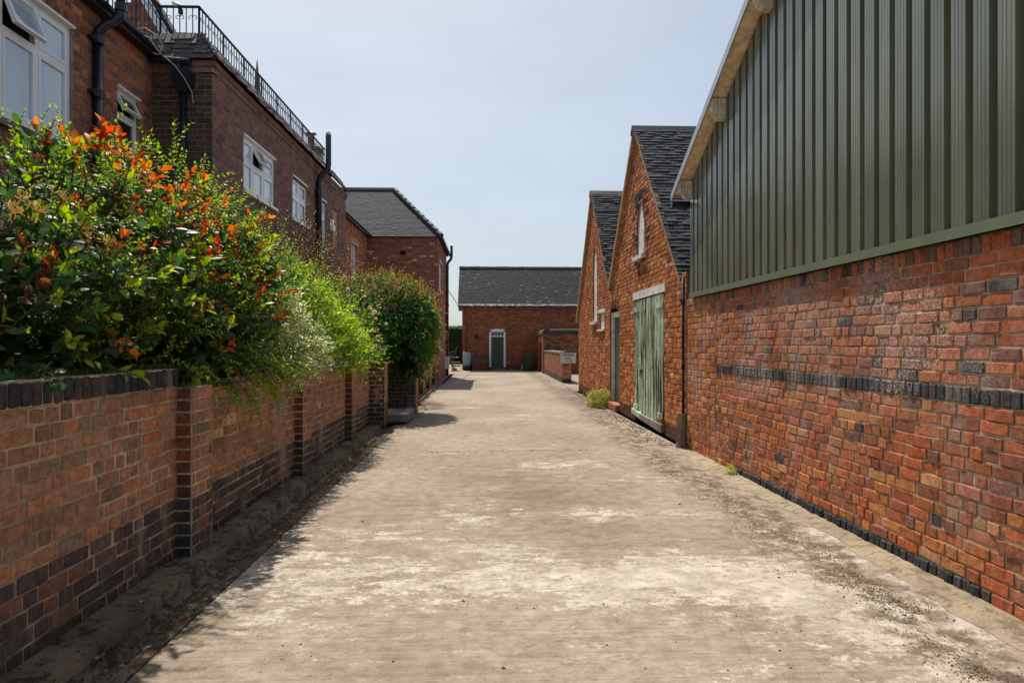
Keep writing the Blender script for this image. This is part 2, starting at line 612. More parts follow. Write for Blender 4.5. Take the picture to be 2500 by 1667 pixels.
# ---------------------------------------------------------------- tiles
class Tiles:
    def __init__(s, parent, mo, ms, n_obj=300, seed=3):
        s.p, s.mo, s.ms, s.n, s.t = parent, mo, ms, n_obj, []
        s.r = random.Random(seed)
        s.world = Matrix.Translation(parent.location) @ parent.rotation_euler.to_matrix().to_4x4()
    def slope(s, O, U, V, lu, pal, gauge=0.1, w=0.165, lv=None, spans=None, th=0.014, jit=1.0, up=0.022):
        """O eave corner, U along the eave, V up the slope (unit), lu x lv"""
        O, U, V = Vector(O), Vector(U).normalized(), Vector(V).normalized()
        N = U.cross(V)
        if N.z < 0: N = -N
        rows = int(lv / gauge)
        r = s.r
        for i in range(rows):
            d0 = i * gauge
            for a, b in (spans(d0 + gauge / 2) if spans else [(0, lu)]):
                x = a - (w / 2 if i % 2 else 0)
                while x < b - 0.01:
                    q0, q1 = max(a, x), min(b, x + w)
                    x += w
                    if q1 - q0 < 0.03: continue
                    lift = up + r.uniform(-0.004, 0.009) * jit
                    sk = r.uniform(-0.006, 0.006) * jit
                    c = O + U * (q0 + 0.002) + V * (d0 + sk)
                    ln = gauge * 1.75
                    p = [c + N * lift, c + U * (q1 - q0 - 0.004) + N * (lift + r.uniform(-.003, .003) * jit)]
                    top0 = O + U * (q0 + 0.002) + V * (d0 + ln) + N * 0.006
                    top1 = top0 + U * (q1 - q0 - 0.004)
                    s.t.append((p[0], p[1], top1, top0, N * -th, pick(pal, r), N))
    def build(s):
        sc = []
        for i, t in enumerate(s.t):
            c = s.world @ ((t[0] + t[2]) / 2)
            v = CAM - c
            Nw = s.world.to_3x3() @ t[6]
            inv = c.y > 0.6 and abs(c.x / c.y - 0.035) < 0.78
            sc.append((-max(0, Nw.dot(v.normalized())) / v.length_squared * (t[1] - t[0]).length - (1e-5 / v.length_squared) if inv else 0, i))
        sc.sort()
        top = set(i for v, i in sc[:s.n] if v < 0)
        Vs, Q, C, nb = [], [], [], 0
        fs = [(0, 1, 2, 3), (7, 6, 5, 4), (1, 0, 4, 5), (2, 1, 5, 6), (3, 2, 6, 7), (0, 3, 7, 4)]
        fl = None
        cache = {}
        for i, t in enumerate(s.t):
            ps = [t[0], t[1], t[2], t[3]] + [q + t[4] for q in t[:4]]
            if i in top:
                key = round((t[1] - t[0]).length, 2), s.r.randrange(6), tuple(round(q, 2) for q in t[6])
                if key not in cache:
                    me = bpy.data.meshes.new('tile')
                    me.from_pydata([q - t[0] for q in ps], [], fs)
                    me.materials.append(s.mo)
                    cache[key] = me
                o = bpy.data.objects.new('tile', cache[key])
                COL.objects.link(o)
                o.parent = s.p
                o.location = t[0]
                o.color = (*t[5], 1)
            else:
                Vs += ps
                Q.append(np.array(fs) + nb)
                C += [t[5]] * 6
                nb += 8
        if Vs:
            np_mesh('tiling', np.array([tuple(v) for v in Vs]), [np.vstack(Q)], C, s.ms, s.p)

# ---------------------------------------------------------------- materials
M = {}
M['brick_o'] = brick_mat('worn brick', 'obj', salt=0.0, dirt=0.25)
M['brick_s'] = brick_mat('worn brickwork', 'attr', salt=0.0, dirt=0.25)
M['salt_o'] = brick_mat('salty red brick', 'obj', salt=0.95, dirt=0.25, bump=0.9, lime=0.4)
M['salt_s'] = brick_mat('salty red brickwork', 'attr', salt=0.95, dirt=0.25, bump=0.9, lime=0.4)
M['lime_o'] = brick_mat('weathered garden brick', 'obj', lime=0.7, dirt=0.4, bump=0.7)
M['lime_s'] = brick_mat('weathered garden brickwork', 'attr', lime=0.7, dirt=0.4, bump=0.7)
M['clean_o'] = brick_mat('plain brick', 'obj', dirt=0.12, bump=0.3)
M['clean_s'] = brick_mat('plain brickwork', 'attr', dirt=0.12, bump=0.3)
M['mortar'] = mortar_mat('sandy mortar', (0.40, 0.30, 0.19), 0.4)
M['mortar_r'] = mortar_mat('dusty mortar', (0.58, 0.47, 0.34), 0.5)
M['mortar_l'] = mortar_mat('mossy mortar', (0.56, 0.46, 0.31), 0.42, 0.6)
M['mortar_p'] = mortar_mat('pale mortar', (0.38, 0.29, 0.2), 0.3)
M['mortar_c'] = mortar_mat('dark mortar', (0.26, 0.13, 0.075), 0.4)
M['tile_o'] = tile_mat('clay tile', 'obj')
M['tile_s'] = tile_mat('clay tiling', 'attr')
M['leaf_o'] = leaf_mat('glossy leaf', 'obj', 0.42, 0.45, 0.2)
M['leaf_s'] = leaf_mat('glossy leaves', 'attr', 0.42, 0.45, 0.2)
M['leaf_m'] = leaf_mat('soft leaves', 'attr', 0.46, 0.5, 0.3)
M['white'] = plain('white window frame', (0.83, 0.84, 0.85), 0.35, 0.45, 0.05, 3)
M['white_wood'] = paint_wood('old white paint', (0.72, 0.71, 0.68), (0.4, 0.35, 0.3), 0.12)
M['black_pipe'] = plain('black painted iron', (0.012, 0.014, 0.022), 0.32, 0.5, 0.4, 6, 0.15, 40)
M['iron'] = plain('dark iron', (0.016, 0.015, 0.018), 0.45, 0.5, 0.3, 10)
M['glass'] = glass_mat('window glass over blind', (0.5, 0.6, 0.67))
M['glass_dark'] = glass_mat('dark window glass', (0.02, 0.024, 0.028))
M['stone'] = plain('grey stone', (0.2, 0.19, 0.17), 0.85, 0.2, 0.35, 7, 0.4, 60)
M['sandstone'] = plain('sandstone', (0.42, 0.26, 0.14), 0.85, 0.2, 0.2, 6, 0.3, 60)
M['deck'] = plain('tile underlay', (0.04, 0.042, 0.05), 0.9, 0.1, 0.3, 10)
M['dark'] = plain('dark interior', (0.02, 0.018, 0.016), 0.9, 0.1, 0.2)
M['core'] = plain('hidden masonry', (0.12, 0.06, 0.045), 0.95, 0.1, 0.2)
M['soil'] = plain('garden soil', (0.035, 0.028, 0.02), 0.95, 0.1, 0.4, 9, 0.8, 30)
M['twig'] = plain('twig bark', (0.10, 0.045, 0.03), 0.75, 0.2, 0.4, 20)
M['wood_pale'] = paint_wood('pale softwood', (0.8, 0.62, 0.4), (0.55, 0.36, 0.2), 0.05, 0.75)
M['wood_end'] = paint_wood('sawn timber end', (0.7, 0.6, 0.47), (0.35, 0.26, 0.18), 0.3, 0.85)
M['wood_grey'] = paint_wood('weathered timber', (0.26, 0.21, 0.16), (0.12, 0.09, 0.07), 0.5, 0.85)
M['green_worn'] = paint_wood('peeling green paint', (0.5, 0.61, 0.42), (0.055, 0.05, 0.028), 0.36, 0.6, 7, 0.03)
M['green_door'] = plain('green door paint', (0.05, 0.085, 0.035), 0.45, 0.4, 0.15, 4)
def clad_mat():
    t = NT('olive green coated steel')
    p = t.pos()
    n = t.noise(t.mapping(p, (1, 2.2, 0.5)), 1.3, 3, 0.5)
    c = t.scalecol((0.145, 0.155, 0.102, 1), t.ramp(n, 0.3, 0.7, 0.85, 1.15))
    sp = t.ramp(t.noise(p, 24, 4, 0.8), 0.7, 0.74)
    c = t.mix(t.math('MULTIPLY', sp, 0.25), c, (0.3, 0.3, 0.26, 1))
    return t.done(t.pbsdf(c, t.ramp(n, 0.3, 0.7, 0.16, 0.28), 1.0, t.bump(t.noise(t.mapping(p, (1, 3, 0.6)), 1.6, 2, 0.5), 0.25, 0.03)))
M['clad'] = clad_mat()
M['flash'] = plain('olive green flashing', (0.15, 0.18, 0.11), 0.35, 0.5, 0.12, 3)
M['steel'] = plain('galvanised edge', (0.42, 0.43, 0.44), 0.4, 0.5, 0.15, 5, 0, 40, 0.6)
M['plastic_g'] = plain('dark green plastic', (0.045, 0.085, 0.03), 0.4, 0.4, 0.1)
M['plastic_teal'] = plain('teal plastic', (0.0, 0.16, 0.1), 0.35, 0.4, 0.1)
M['plastic_b'] = plain('pale blue plastic', (0.30, 0.37, 0.42), 0.45, 0.4, 0.12, 3)
M['plastic_k'] = plain('black plastic', (0.015, 0.015, 0.016), 0.5, 0.4, 0.2)
M['sign'] = plain('off white sign board', (0.62, 0.58, 0.54), 0.5, 0.3, 0.06, 3)
M['ink'] = plain('dark lettering', (0.05, 0.04, 0.045), 0.6, 0.3, 0.1)
M['rust'] = plain('rusty panel', (0.16, 0.075, 0.03), 0.85, 0.2, 0.5, 9, 0.3)
M['cable_w'] = plain('pale cable', (0.4, 0.38, 0.36), 0.5, 0.3, 0.1)
M['cable_k'] = plain('black cable', (0.02, 0.02, 0.025), 0.4, 0.4, 0.1)
M['debris'] = plain('moss debris', (0, 0, 0), 0.95, 0.1, 0.3, 30, mode='attr')
M['petal'] = leaf_mat('petals', 'attr', 0.3, 0.6, 0.2)
# ---------------------------------------------------------------- the ground
def road_mat():
    t = NT('old concrete')
    p = t.pos()
    z = t.sep(p)
    n0 = t.noise(t.mapping(p, (1, 0.6, 1)), 0.55, 4, 0.55)
    c = t.mix(t.ramp(n0, 0.3, 0.7), (0.272, 0.208, 0.15, 1), (0.366, 0.297, 0.232, 1))
    # brushed transverse marks
    st = t.noise(t.mapping(p, (0.55, 15, 1)), 2.3, 6, 0.7)
    c = t.scalecol(c, t.ramp(st, 0.25, 0.75, 0.82, 1.15))
    # brown worn band in the middle of the bay
    y = z[1]
    mid = t.math('MULTIPLY', t.ramp(t.math('ABSOLUTE', t.math('SUBTRACT', z[0], 0.45)), 1.5, 0.1), t.ramp(t.math('ABSOLUTE', t.math('SUBTRACT', y, 7.4)), 3.2, 0.4))
    mid = t.math('MULTIPLY', mid, t.ramp(t.noise(t.mapping(p, (1, 1.6, 1)), 1.2, 5, 0.65), 0.35, 0.6))
    c = t.mix(t.math('MULTIPLY', mid, 0.6), c, (0.155, 0.112, 0.075, 1))
    # pale laitance patches that flake
    big = t.noise(t.mapping(p, (0.7, 1.25, 1), (4.3, 1.7, 0)), 0.62, 5, 0.6, 0.6)
    fl = t.noise(t.mapping(p, (1, 2.1, 1)), 4.2, 12, 0.78, 0.3)
    pt = t.math('ADD', t.math('MULTIPLY', big, 0.62), t.math('MULTIPLY', fl, 0.48))
    near = t.math('ADD', t.ramp(y, 8.2, 4.0, -0.07, 0.02), t.math('MULTIPLY', t.math('SUBTRACT', t.noise(p, 28, 5, 0.75), 0.5), 0.18))
    pt = t.math('ADD', pt, near)
    m = t.ramp(pt, 0.575, 0.598)
    c = t.mix(t.math('MULTIPLY', m, t.ramp(t.noise(p, 2.2, 6, 0.7), 0.35, 0.62, 0.35, 0.95)), c, (0.58, 0.51, 0.425, 1))
    m2 = t.ramp(pt, 0.52, 0.575)
    c = t.mix(t.math('MULTIPLY', m2, 0.22), c, (0.45, 0.4, 0.33, 1))
    # mottling and brown grime
    mo = t.noise(p, 7, 6, 0.7)
    c = t.scalecol(c, t.ramp(mo, 0.3, 0.7, 0.76, 1.2))
    sk = t.math('MULTIPLY', t.ramp(t.noise(t.mapping(p, (1, 1.7, 1)), 15, 7, 0.78), 0.535, 0.6), t.ramp(t.noise(p, 0.8, 4, 0.6), 0.38, 0.62, 0.15, 0.8))
    c = t.mix(t.math('MULTIPLY', sk, 0.7), c, (0.13, 0.092, 0.06, 1))
    band = t.math('MULTIPLY', t.ramp(t.math('ABSOLUTE', t.math('SUBTRACT', z[0], t.math('ADD', 2.45, t.math('MULTIPLY', t.math('SUBTRACT', t.noise(p, 0.7, 3, 0.5), 0.5), 0.9)))), 0.42, 0.05), t.ramp(t.noise(t.mapping(p, (1.3, 1, 1)), 5.5, 9, 0.8), 0.46, 0.56))
    c = t.mix(t.math('MULTIPLY', band, 0.8), c, (0.105, 0.072, 0.044, 1))
    # grit, pits, dark crumbs
    g = t.noise(p, 130, 4, 0.75)
    c = t.scalecol(c, t.ramp(g, 0.25, 0.75, 0.72, 1.2))
    pits = t.ramp(t.noise(p, 34, 4, 0.7), 0.665, 0.70)
    c = t.mix(t.math('MULTIPLY', pits, 0.6), c, (0.07, 0.05, 0.032, 1))
    # dirt along both edges
    ed = t.math('MAXIMUM', t.ramp(z[0], 1.75, 2.45), t.ramp(z[0], -1.25, -1.66))
    dn = t.ramp(t.noise(t.mapping(p, (1.2, 0.8, 1)), 3.0, 7, 0.75), 0.5, 0.6)
    c = t.mix(t.math('MULTIPLY', t.math('MULTIPLY', ed, dn), 0.7), c, (0.085, 0.06, 0.038, 1))
    # hair cracks
    ck = t.n('ShaderNodeTexVoronoi', feature='DISTANCE_TO_EDGE')
    wv = t.mix(0.12, p, t.n('ShaderNodeTexNoise').outputs[1])
    t.l(wv, ck.inputs['Vector'])
    ck.inputs['Scale'].default_value = 0.62
    cr = t.math('MULTIPLY', t.ramp(ck.outputs[0], 0.004, 0.001), t.ramp(t.noise(p, 0.9, 3, 0.5), 0.5, 0.58))
    c = t.mix(t.math('MULTIPLY', cr, 0.16), c, (0.06, 0.045, 0.03, 1))
    h = t.math('ADD', t.math('ADD', t.math('MULTIPLY', g, 0.35), t.math('MULTIPLY', st, 0.5)), t.math('MULTIPLY', fl, 0.5))
    h = t.math('SUBTRACT', h, t.math('MULTIPLY', pits, 0.5))
    return t.done(t.pbsdf(c, 0.92, 0.2, t.bump(h, 0.55, 0.012)))

def dirt_mat(name, a, b, dark):
    t = NT(name)
    p = t.pos()
    c = t.mix(t.ramp(t.noise(p, 2.2, 6, 0.7), 0.4, 0.62), (*a, 1), (*b, 1))
    c = t.mix(t.ramp(t.noise(p, 9, 6, 0.75), 0.5, 0.6, 0, 0.85), c, (*dark, 1))
    c = t.scalecol(c, t.ramp(t.noise(p, 120, 3, 0.7), 0.3, 0.7, 0.75, 1.2))
    return t.done(t.pbsdf(c, 0.95, 0.15, t.bump(t.noise(p, 50, 6, 0.75), 0.8, 0.02)))

M['road'] = road_mat()
M['ground'] = dirt_mat('yard gravel', (0.24, 0.2, 0.15), (0.17, 0.14, 0.1), (0.1, 0.085, 0.06))
M['gutter'] = dirt_mat('mossy gutter concrete', (0.26, 0.2, 0.14), (0.15, 0.115, 0.078), (0.045, 0.033, 0.021))
M['sand'] = dirt_mat('sandy strip', (0.42, 0.335, 0.235), (0.34, 0.265, 0.18), (0.2, 0.15, 0.1))

g = MB()
g.add([(-500, -60, -0.09), (500, -60, -0.09), (500, 900, -0.09), (-500, 900, -0.09)], [(0, 1, 2, 3)])
tag(g.build('ground', M['ground']), kind='structure')

# yard and road surface, one slab with a lightly rolling top
def sheet(name, xs, ys, zf, mat):
    V = [(x, y, zf(x, y)) for y in ys for x in xs]
    n = len(xs)
    F = [(j * n + i, j * n + i + 1, (j + 1) * n + i + 1, (j + 1) * n + i) for j in range(len(ys) - 1) for i in range(n - 1)]
    m = MB(); m.add(V, F)
    o = m.build(name, mat, smooth=True)
    return tag(o, kind='structure')
lin = lambda a, b, n: [a + (b - a) * i / n for i in range(n + 1)]
zr = lambda x, y: 0.004 * math.sin(x * 1.7 + y * 0.6) * math.sin(y * 0.9)
sheet('road', lin(-1.70, 3.0, 24), lin(-4, 27.2, 110), zr, M['road'])
sheet('yard', lin(-14, 16, 20), lin(27.2, 62, 20), lambda x, y: 0.0, M['road'])
sheet('yard_apron', lin(3.02, 16, 8), lin(22.9, 27.2, 4), lambda x, y: 0.0, M['road'])
# haunched sandy fillet along the foot of the right-hand wall
def edge_sheet():
    r = random.Random(5)
    V, F = [], []
    ys = lin(-3, 10.4, 90)
    for y in ys:
        w = 2.74 + 0.05 * math.sin(y * 1.3) + r.uniform(-.03, .03)
        w += .09
        V += [(w, y, zr(w, y) + 0.0025), (w + 0.08, y, 0.014), (3.1, y, 0.03 + r.uniform(-.004, .004))]
    for j in range(len(ys) - 1):
        for i in range(2):
            a = j * 3 + i
            F.append((a, a + 1, a + 4, a + 3))
    m = MB(); m.add(V, F)
    return tag(m.build('wall_fillet', M['sand'], smooth=True), kind='structure')
edge_sheet()
# ledge and dished gutter along the left wall
def gutter():
    r = random.Random(8)
    prof = [(-2.32, .078), (-2.12, .072), (-2.005, .066), (-1.992, .056), (-1.985, -.015), (-1.93, -.05), (-1.87, -.045), (-1.83, -.012), (-1.79, 0.0), (-1.705, 0.004)]
    V, F = [], []
    ys = lin(-3, 14.0, 170)
    n = len(prof)
    for y in ys:
        for i, (x, z) in enumerate(prof):
            k = 0.004 if 2 <= i <= 4 else 0.002
            V.append((x + r.uniform(-1, 1) * k, y, z + r.uniform(-1, 1) * k * 0.7))
    for j in range(len(ys) - 1):
        for i in range(n - 1):
            a = j * n + i
            F.append((a, a + 1, a + n + 1, a + n))
    m = MB(); m.add(V, F)
    tag(m.build('gutter_channel', M['gutter'], smooth=True), kind='structure')
    m = MB()
    m.add([(-2.4, 13.9, 0.0), (-1.69, 13.9, 0.0), (-1.69, 36, 0.0), (-2.4, 36, 0.0)], [(0, 1, 2, 3)])
    m.box(-2.2, -1.78, 16.2, 34.2, 0.0, 0.07)
    tag(m.build('kerb', M['gutter']), kind='structure')
gutter()
# raised garden bed behind the left wall
m = MB()
m.box(-5.0, -2.42, -2, 13.3, -0.05, 1.27)
m.box(-5.0, -2.42, 16.2, 27.6, -0.05, 0.9)
tag(m.build('garden_bed', M['soil']), kind='structure')

# ---------------------------------------------------------------- palettes
RED = [((.48, .14, .06), 4), ((.42, .125, .058), 3), ((.33, .115, .068), 1.6), ((.23, .11, .085), .7), ((.5, .21, .1), .4), ((.085, .075, .075), .1)]
UPR = [((.38, .138, .078), 3), ((.3, .122, .085), 2), ((.44, .14, .064), 2.4), ((.21, .11, .09), 1), ((.09, .08, .08), .25), ((.46, .22, .1), .25)]
ORANGE = [((0.5148, 0.1945, 0.0699), 4), ((0.4092, 0.1437, 0.0598), 3), ((0.2904, 0.11, 0.0665), 2), ((0.594, 0.2875, 0.1247), 1)]
BLUE = [((0.0624, 0.0576, 0.066), 4), ((0.09, 0.072, 0.072), 2), ((0.048, 0.0504, 0.06), 2)]
BROWN = [((0.392, 0.2072, 0.1344), 4), ((0.448, 0.2128, 0.1254), 2), ((0.336, 0.1882, 0.1322), 2.2), ((0.5152, 0.2184, 0.1176), 0.8), ((0.2688, 0.1736, 0.1288), 0.9), ((0.5824, 0.4144, 0.2688), 0.08)]
LOWBLUE = [((0.1059, 0.0854, 0.0854), 5), ((0.1537, 0.1059, 0.0939), 2), ((0.2049, 0.1196, 0.0939), 1)]
PURPLE = [((0.2342, 0.131, 0.1135), 6), ((0.1687, 0.1026, 0.0938), 2), ((0.268, 0.1593, 0.1354), 2)]
HOUSE = [((0.3831, 0.1385, 0.0787), 4), ((0.2747, 0.1154, 0.0875), 3), ((0.1915, 0.1049, 0.0918), 2), ((0.4996, 0.1783, 0.0875), 1)]
FAR = [((0.299, 0.1066, 0.0753), 5), ((0.3513, 0.1341, 0.0933), 3), ((0.2541, 0.0894, 0.0682), 2), ((0.5382, 0.3438, 0.2691), 0.5)]
BARN = [((0.345, 0.1193, 0.0621), 4), ((0.276, 0.096, 0.0586), 3), ((0.1932, 0.0828, 0.0621), 1.5), ((0.414, 0.1656, 0.0862), 1)]
TILE_DK = [((0.0298, 0.0322, 0.0409), 5), ((0.0223, 0.0236, 0.0298), 3), ((0.0403, 0.0434, 0.0527), 2), ((0.0465, 0.0341, 0.0341), 0.7), ((.06, .063, .072), 1.2)]
TILE_BR = [((0.105, 0.084, 0.0784), 4), ((0.077, 0.0672, 0.0672), 3), ((0.14, 0.119, 0.119), 1.5)]

# ---------------------------------------------------------------- right brick wall
rw = thing('brick_wall', 'long red brick wall with a dark blue brick band under the green metal cladding', 'wall', (3.06, 5, 0))
fr = Fr((0, -5, 0), (0, 1, 0), (-1, 0, 0))
bs = Bricks(rw, M['salt_o'], M['salt_s'], 'worn', 300)
pn = MB()
def salt_pal(z, a):
    if a > 8.97:
        return pick(ORANGE if rng.random() < .7 else RED)
    if z < 1.1:
        return pick(ORANGE) if rng.random() < .35 else pick(RED)
    k = .5 + .3 * math.sin(a * 1.1 + 1) + (.25 if 5 < a < 8.9 else -.25)
    return pick(UPR if rng.random() < k else RED)
A0, AS, AE = -1.5, 8.97, 10.36
lay(bs, fr, 0.10, 1.215, 0.0858, lambda z: [(A0, AS)], salt_pal, .242, .012, 'garden', (.002, .013), pn, .009)
lay(bs, fr, 1.328, 2.155, 0.0858, lambda z: [(A0, AS)], salt_pal, .242, .012, 'garden', (.002, .013), pn, .009)
lay(bs, fr, 0.0, 2.155, 0.0858, lambda z: [(AS + .004, AE)], salt_pal, .235, .010, 'flemish', (.006, .014), pn, .004)
soldier(bs, fr, 1.215, 1.328, A0, AS, lambda z, a: pick(BLUE), panel=pn, depth=(.008, .018))
soldier(bs, fr, 2.155, 2.272, A0, AE, lambda z, a: pick(RED + [((.09, .07, .05), 3), ((.2, .13, .09), 2)]), panel=pn, depth=(.008, .02))
soldier(bs, fr, 0.0, 0.10, 4.02, 8.2, lambda z, a: pick(BLUE), panel=pn, depth=(.012, .03))
lay(bs, fr, 0.0, 0.10, 0.1, lambda z: [(A0, 4.02), (8.2, AS)], salt_pal, .24, .012, 'garden', (.006, .02), pn, .006)
pn.box(.16, .24, -6.5, 5.36, 0, 2.27)
pn.build('mortar', M['mortar_r'], rw)
bs.build()

# ---------------------------------------------------------------- steel barn above the wall
sb = thing('steel_barn', 'green metal clad barn gable with overhanging timber verge above the brick wall', 'barn', (3.04, 5, 2.3))
ZT = lambda y: 3.985 + (9.87 - y) * 0.49 if y > 3.6 else 3.985 + (9.87 - 3.6) * 0.49 - (3.6 - y) * .49
def clad_profile(y0, n):
    P = []
    for i in range(n):
        b = y0 - i * 0.2025
        # crown towards the road (x = -.0175), trough (x = .0175)
        for dy, x in ((0, .0175), (.004, -.0275), (.034, -.0275), (.0355, -.0245), (.039, -.0245), (.0405, -.0275), (.068, -.0275), (.0695, -.0245), (.073, -.0245), (.0745, -.0275), (.102, -.0275), (.1035, -.0245), (.107, -.0245), (.1085, -.0275), (.135, -.0275), (.139, .0175)):
            P.append((x, b - dy))
    P.append((.0175, y0 - n * 0.2025))
    return P
y = 9.99
while y > -0.5:
    n = 5
    mb = MB()
    P = clad_profile(y, n)
    vs = []
    for x, yy in P:
        vs += [(x, yy - 5, 0.035), (x, yy - 5, ZT(yy) - 2.3)]
    mb.add(vs, [(2 * i, 2 * i + 1, 2 * i + 3, 2 * i + 2) for i in range(len(P) - 1)])
    mb.build('cladding_sheet', M['clad'], sb)
    y -= n * 0.2025
mb = MB()
mb.box(-.045, .02, -6, 4.99, .0, .042)
mb.box(-.045, -.039, -6, 4.99, -.03, .0)
mb.build('base_flashing', M['flash'], sb)
mb = MB()
mb.box(-.02, .05, 4.99, 5.015, 0.03, 1.65)
mb.build('corner_trim', M['flash'], sb)
# shell behind the sheets and the far end wall
mb = MB()
mb.prism([(.03, 4.98, 0), (.03, 4.98, 1.6), (.03, -1.4, 4.62), (.03, -6.5, 2.1), (.03, -6.5, 0)], (6.5, 0, 0))
mb.build('wall', M['dark'], sb)
# roof: metal sheet with a light edge, soffit board, purlin ends
def slope_slab(x0, x1, ya, yb, off, th):
    za, zb = ZT(ya) - 2.3 + off, ZT(yb) - 2.3 + off
    return [(x0, ya - 5, za), (x1, ya - 5, za), (x1, yb - 5, zb), (x0, yb - 5, zb), (x0, ya - 5, za + th), (x1, ya - 5, za + th), (x1, yb - 5, zb + th), (x0, yb - 5, zb + th)]
mb = MB(); mb.hexa(slope_slab(-.20, 6.5, 10.34, 3.6, .085, .05)); mb.hexa(slope_slab(-.20, 6.5, 3.6, -1.5, .085, .05))
mb.build('roof', M['steel'], sb)
mb = MB(); mb.hexa(slope_slab(-.215, -.20, 10.36, 3.6, .03, .115)); mb.hexa(slope_slab(-.215, -.20, 3.6, -1.5, .03, .115))
mb.build('verge_trim', M['steel'], sb)
y = 10.26
while y > 0:
    mb = MB()
    ye = max(y - 2.35, 0)
    if y > 3.6 > ye: ye = 3.6
    mb.hexa(slope_slab(-.19, .0, y, ye + .004, .055, .026))
    mb.build('soffit_board', M['wood_pale'], sb)
    y = ye
for k in range(5):
    y = 9.97 - k * 1.42
    zt = ZT(y) - 2.3 + .05
    mb = MB()
    mb.prism([(-.195, y - 5.06, zt), (-.195, y - 5.06, zt - .15), (-.12, y - 5.06, zt - .25), (.02, y - 5.06, zt - .25), (.02, y - 5.06, zt)], (0, .12, 0.0))
    mb.build('purlin_end', M['wood_end'], sb)
mb = MB()
mb.tube([(-.2, 5.38, 1.44), (6.5, 5.38, 1.42)], .055, 10)
mb.build('gutter', M['black_pipe'], sb)

# ---------------------------------------------------------------- coach house with two gables
ch = thing('coach_house', 'red brick coach house with two steep gables, lancet windows and green doors', 'building', (3.1, 16.6, 0))
CX, CY = 3.1, 16.6
fr = Fr((0, -CY, 0), (0, 1, 0), (-1, 0, 0))
bs = Bricks(ch, M['brick_o'], M['brick_s'], 'worn', 300)
pn = MB()
AP1, AP2, VAL = (13.98, 6.04), (19.72, 5.98), (16.9, 2.98)
E1, E2 = (10.72, 2.70), (22.92, 2.45)
def gable_top(y):
    pts = [E1, AP1, VAL, AP2, E2]
    for (a, za), (b, zb) in zip(pts, pts[1:]):
        if a <= y <= b:
            return za + (zb - za) * (y - a) / (b - a)
    return 0
def roof_spans(z):
    s = []
    for (ea, ap, eb) in ((E1, AP1, VAL), (VAL, AP2, E2)):
        l = ea[0] if z <= ea[1] else ea[0] + (ap[0] - ea[0]) * (z - ea[1]) / (ap[1] - ea[1])
        r = eb[0] if z <= eb[1] else eb[0] + (ap[0] - eb[0]) * (z - eb[1]) / (ap[1] - eb[1])
        if r > l: s.append([l, r])
    if len(s) == 2 and s[0][1] >= s[1][0] - 1e-6:
        s = [[s[0][0], s[1][1]]]
    if z < E1[1] and s: s[0][0] = 10.44
    if z < E2[1] and s: s[-1][1] = 22.75
    return s
def lancet(z, c, w, zb, zt):
    if z < zb or z > zt: return None
    sp = zt - w * 0.95
    if z <= sp: return (c - w / 2, c + w / 2)
    k = (z - sp) / (zt - sp)
    hw = w / 2 * math.sqrt(max(0, 1 - k ** 1.7))
    return (c - hw, c + hw)
LAN = [(13.6, .62, 3.36, 4.42), (19.34, .66, 2.22, 4.30)]
def ch_holes(z):
    h = []
    for l in LAN:
        q = lancet(z, *l)
        if q: h.append(q)
    if 1.97 < z < 2.46: h.append((17.82, 18.55))
    if 0.17 < z < 2.34 + .09: h.append((15.72, 16.98))
    if 0.0 < z < 2.52: h.append((11.76, 14.08))
    return h
def ch_spans(z):
    out = []
    for a, b in roof_spans(z):
        out += cut(a, b, ch_holes(z))
    return out
def ch_pal(z, a):
    if z < .22: return pick([((.14, .07, .045), 2), ((.09, .06, .045), 1), ((.2, .075, .04), 1)])
    if z > 3.0 and (abs(a - 13.6) < .7 and z < 4.7 and rng.random() < .25): return pick(BLUE)
    return pick(ORANGE if rng.random() < .88 else RED)
lay(bs, fr, 0.0, 6.02, 0.0845, ch_spans, ch_pal, .232, .009, 'flemish', (.004, .016), pn, .005)
# segmental brick arch over the narrow door and dark arch over the near lancet
for c, r0, zc, n, span, w in ((16.35, 1.05, 1.45, 9, 1.18, .2),):
    for i in range(n):
        a = -span / 2 / r0 * 1.05 + (i + .5) / n * (span / r0 * 1.05)
        yy, zz = c + r0 * math.sin(a), zc + r0 * math.cos(a)
        bs.add(fr, yy - .05, yy + .05, zz - .02, zz + .19, .024, pick(BLUE if i % 2 else RED), 0)
for i in range(7):
    a = -1.25 + i * 2.5 / 6
    yy, zz = 13.6 + .36 * math.sin(a), 4.16 + .43 * math.cos(a)
    bs.add(fr, yy - .045, yy + .045, zz - .07, zz + .1, .022, pick(BLUE), -a * .8)
# end walls and core
pn.box(.05, 5.5, 10.44 - CY, 10.5 - CY, 0, 2.7)
pn.box(.05, 5.5, 22.7 - CY, 22.75 - CY, 0, 2.45)
pn.build('mortar', M['mortar_c'], ch)
bs.build()
mb = MB()
mb.prism([(.2, 10.5 - CY, 0), (.2, E1[0] - CY, E1[1] - .1), (.2, AP1[0] - CY, AP1[1] - .12), (.2, VAL[0] - CY, VAL[1] - .1), (.2, AP2[0] - CY, AP2[1] - .12), (.2, E2[0] - CY, E2[1] - .1), (.2, 22.7 - CY, 0)], (5.3, 0, 0))
mb.build('wall', M['core'], ch)
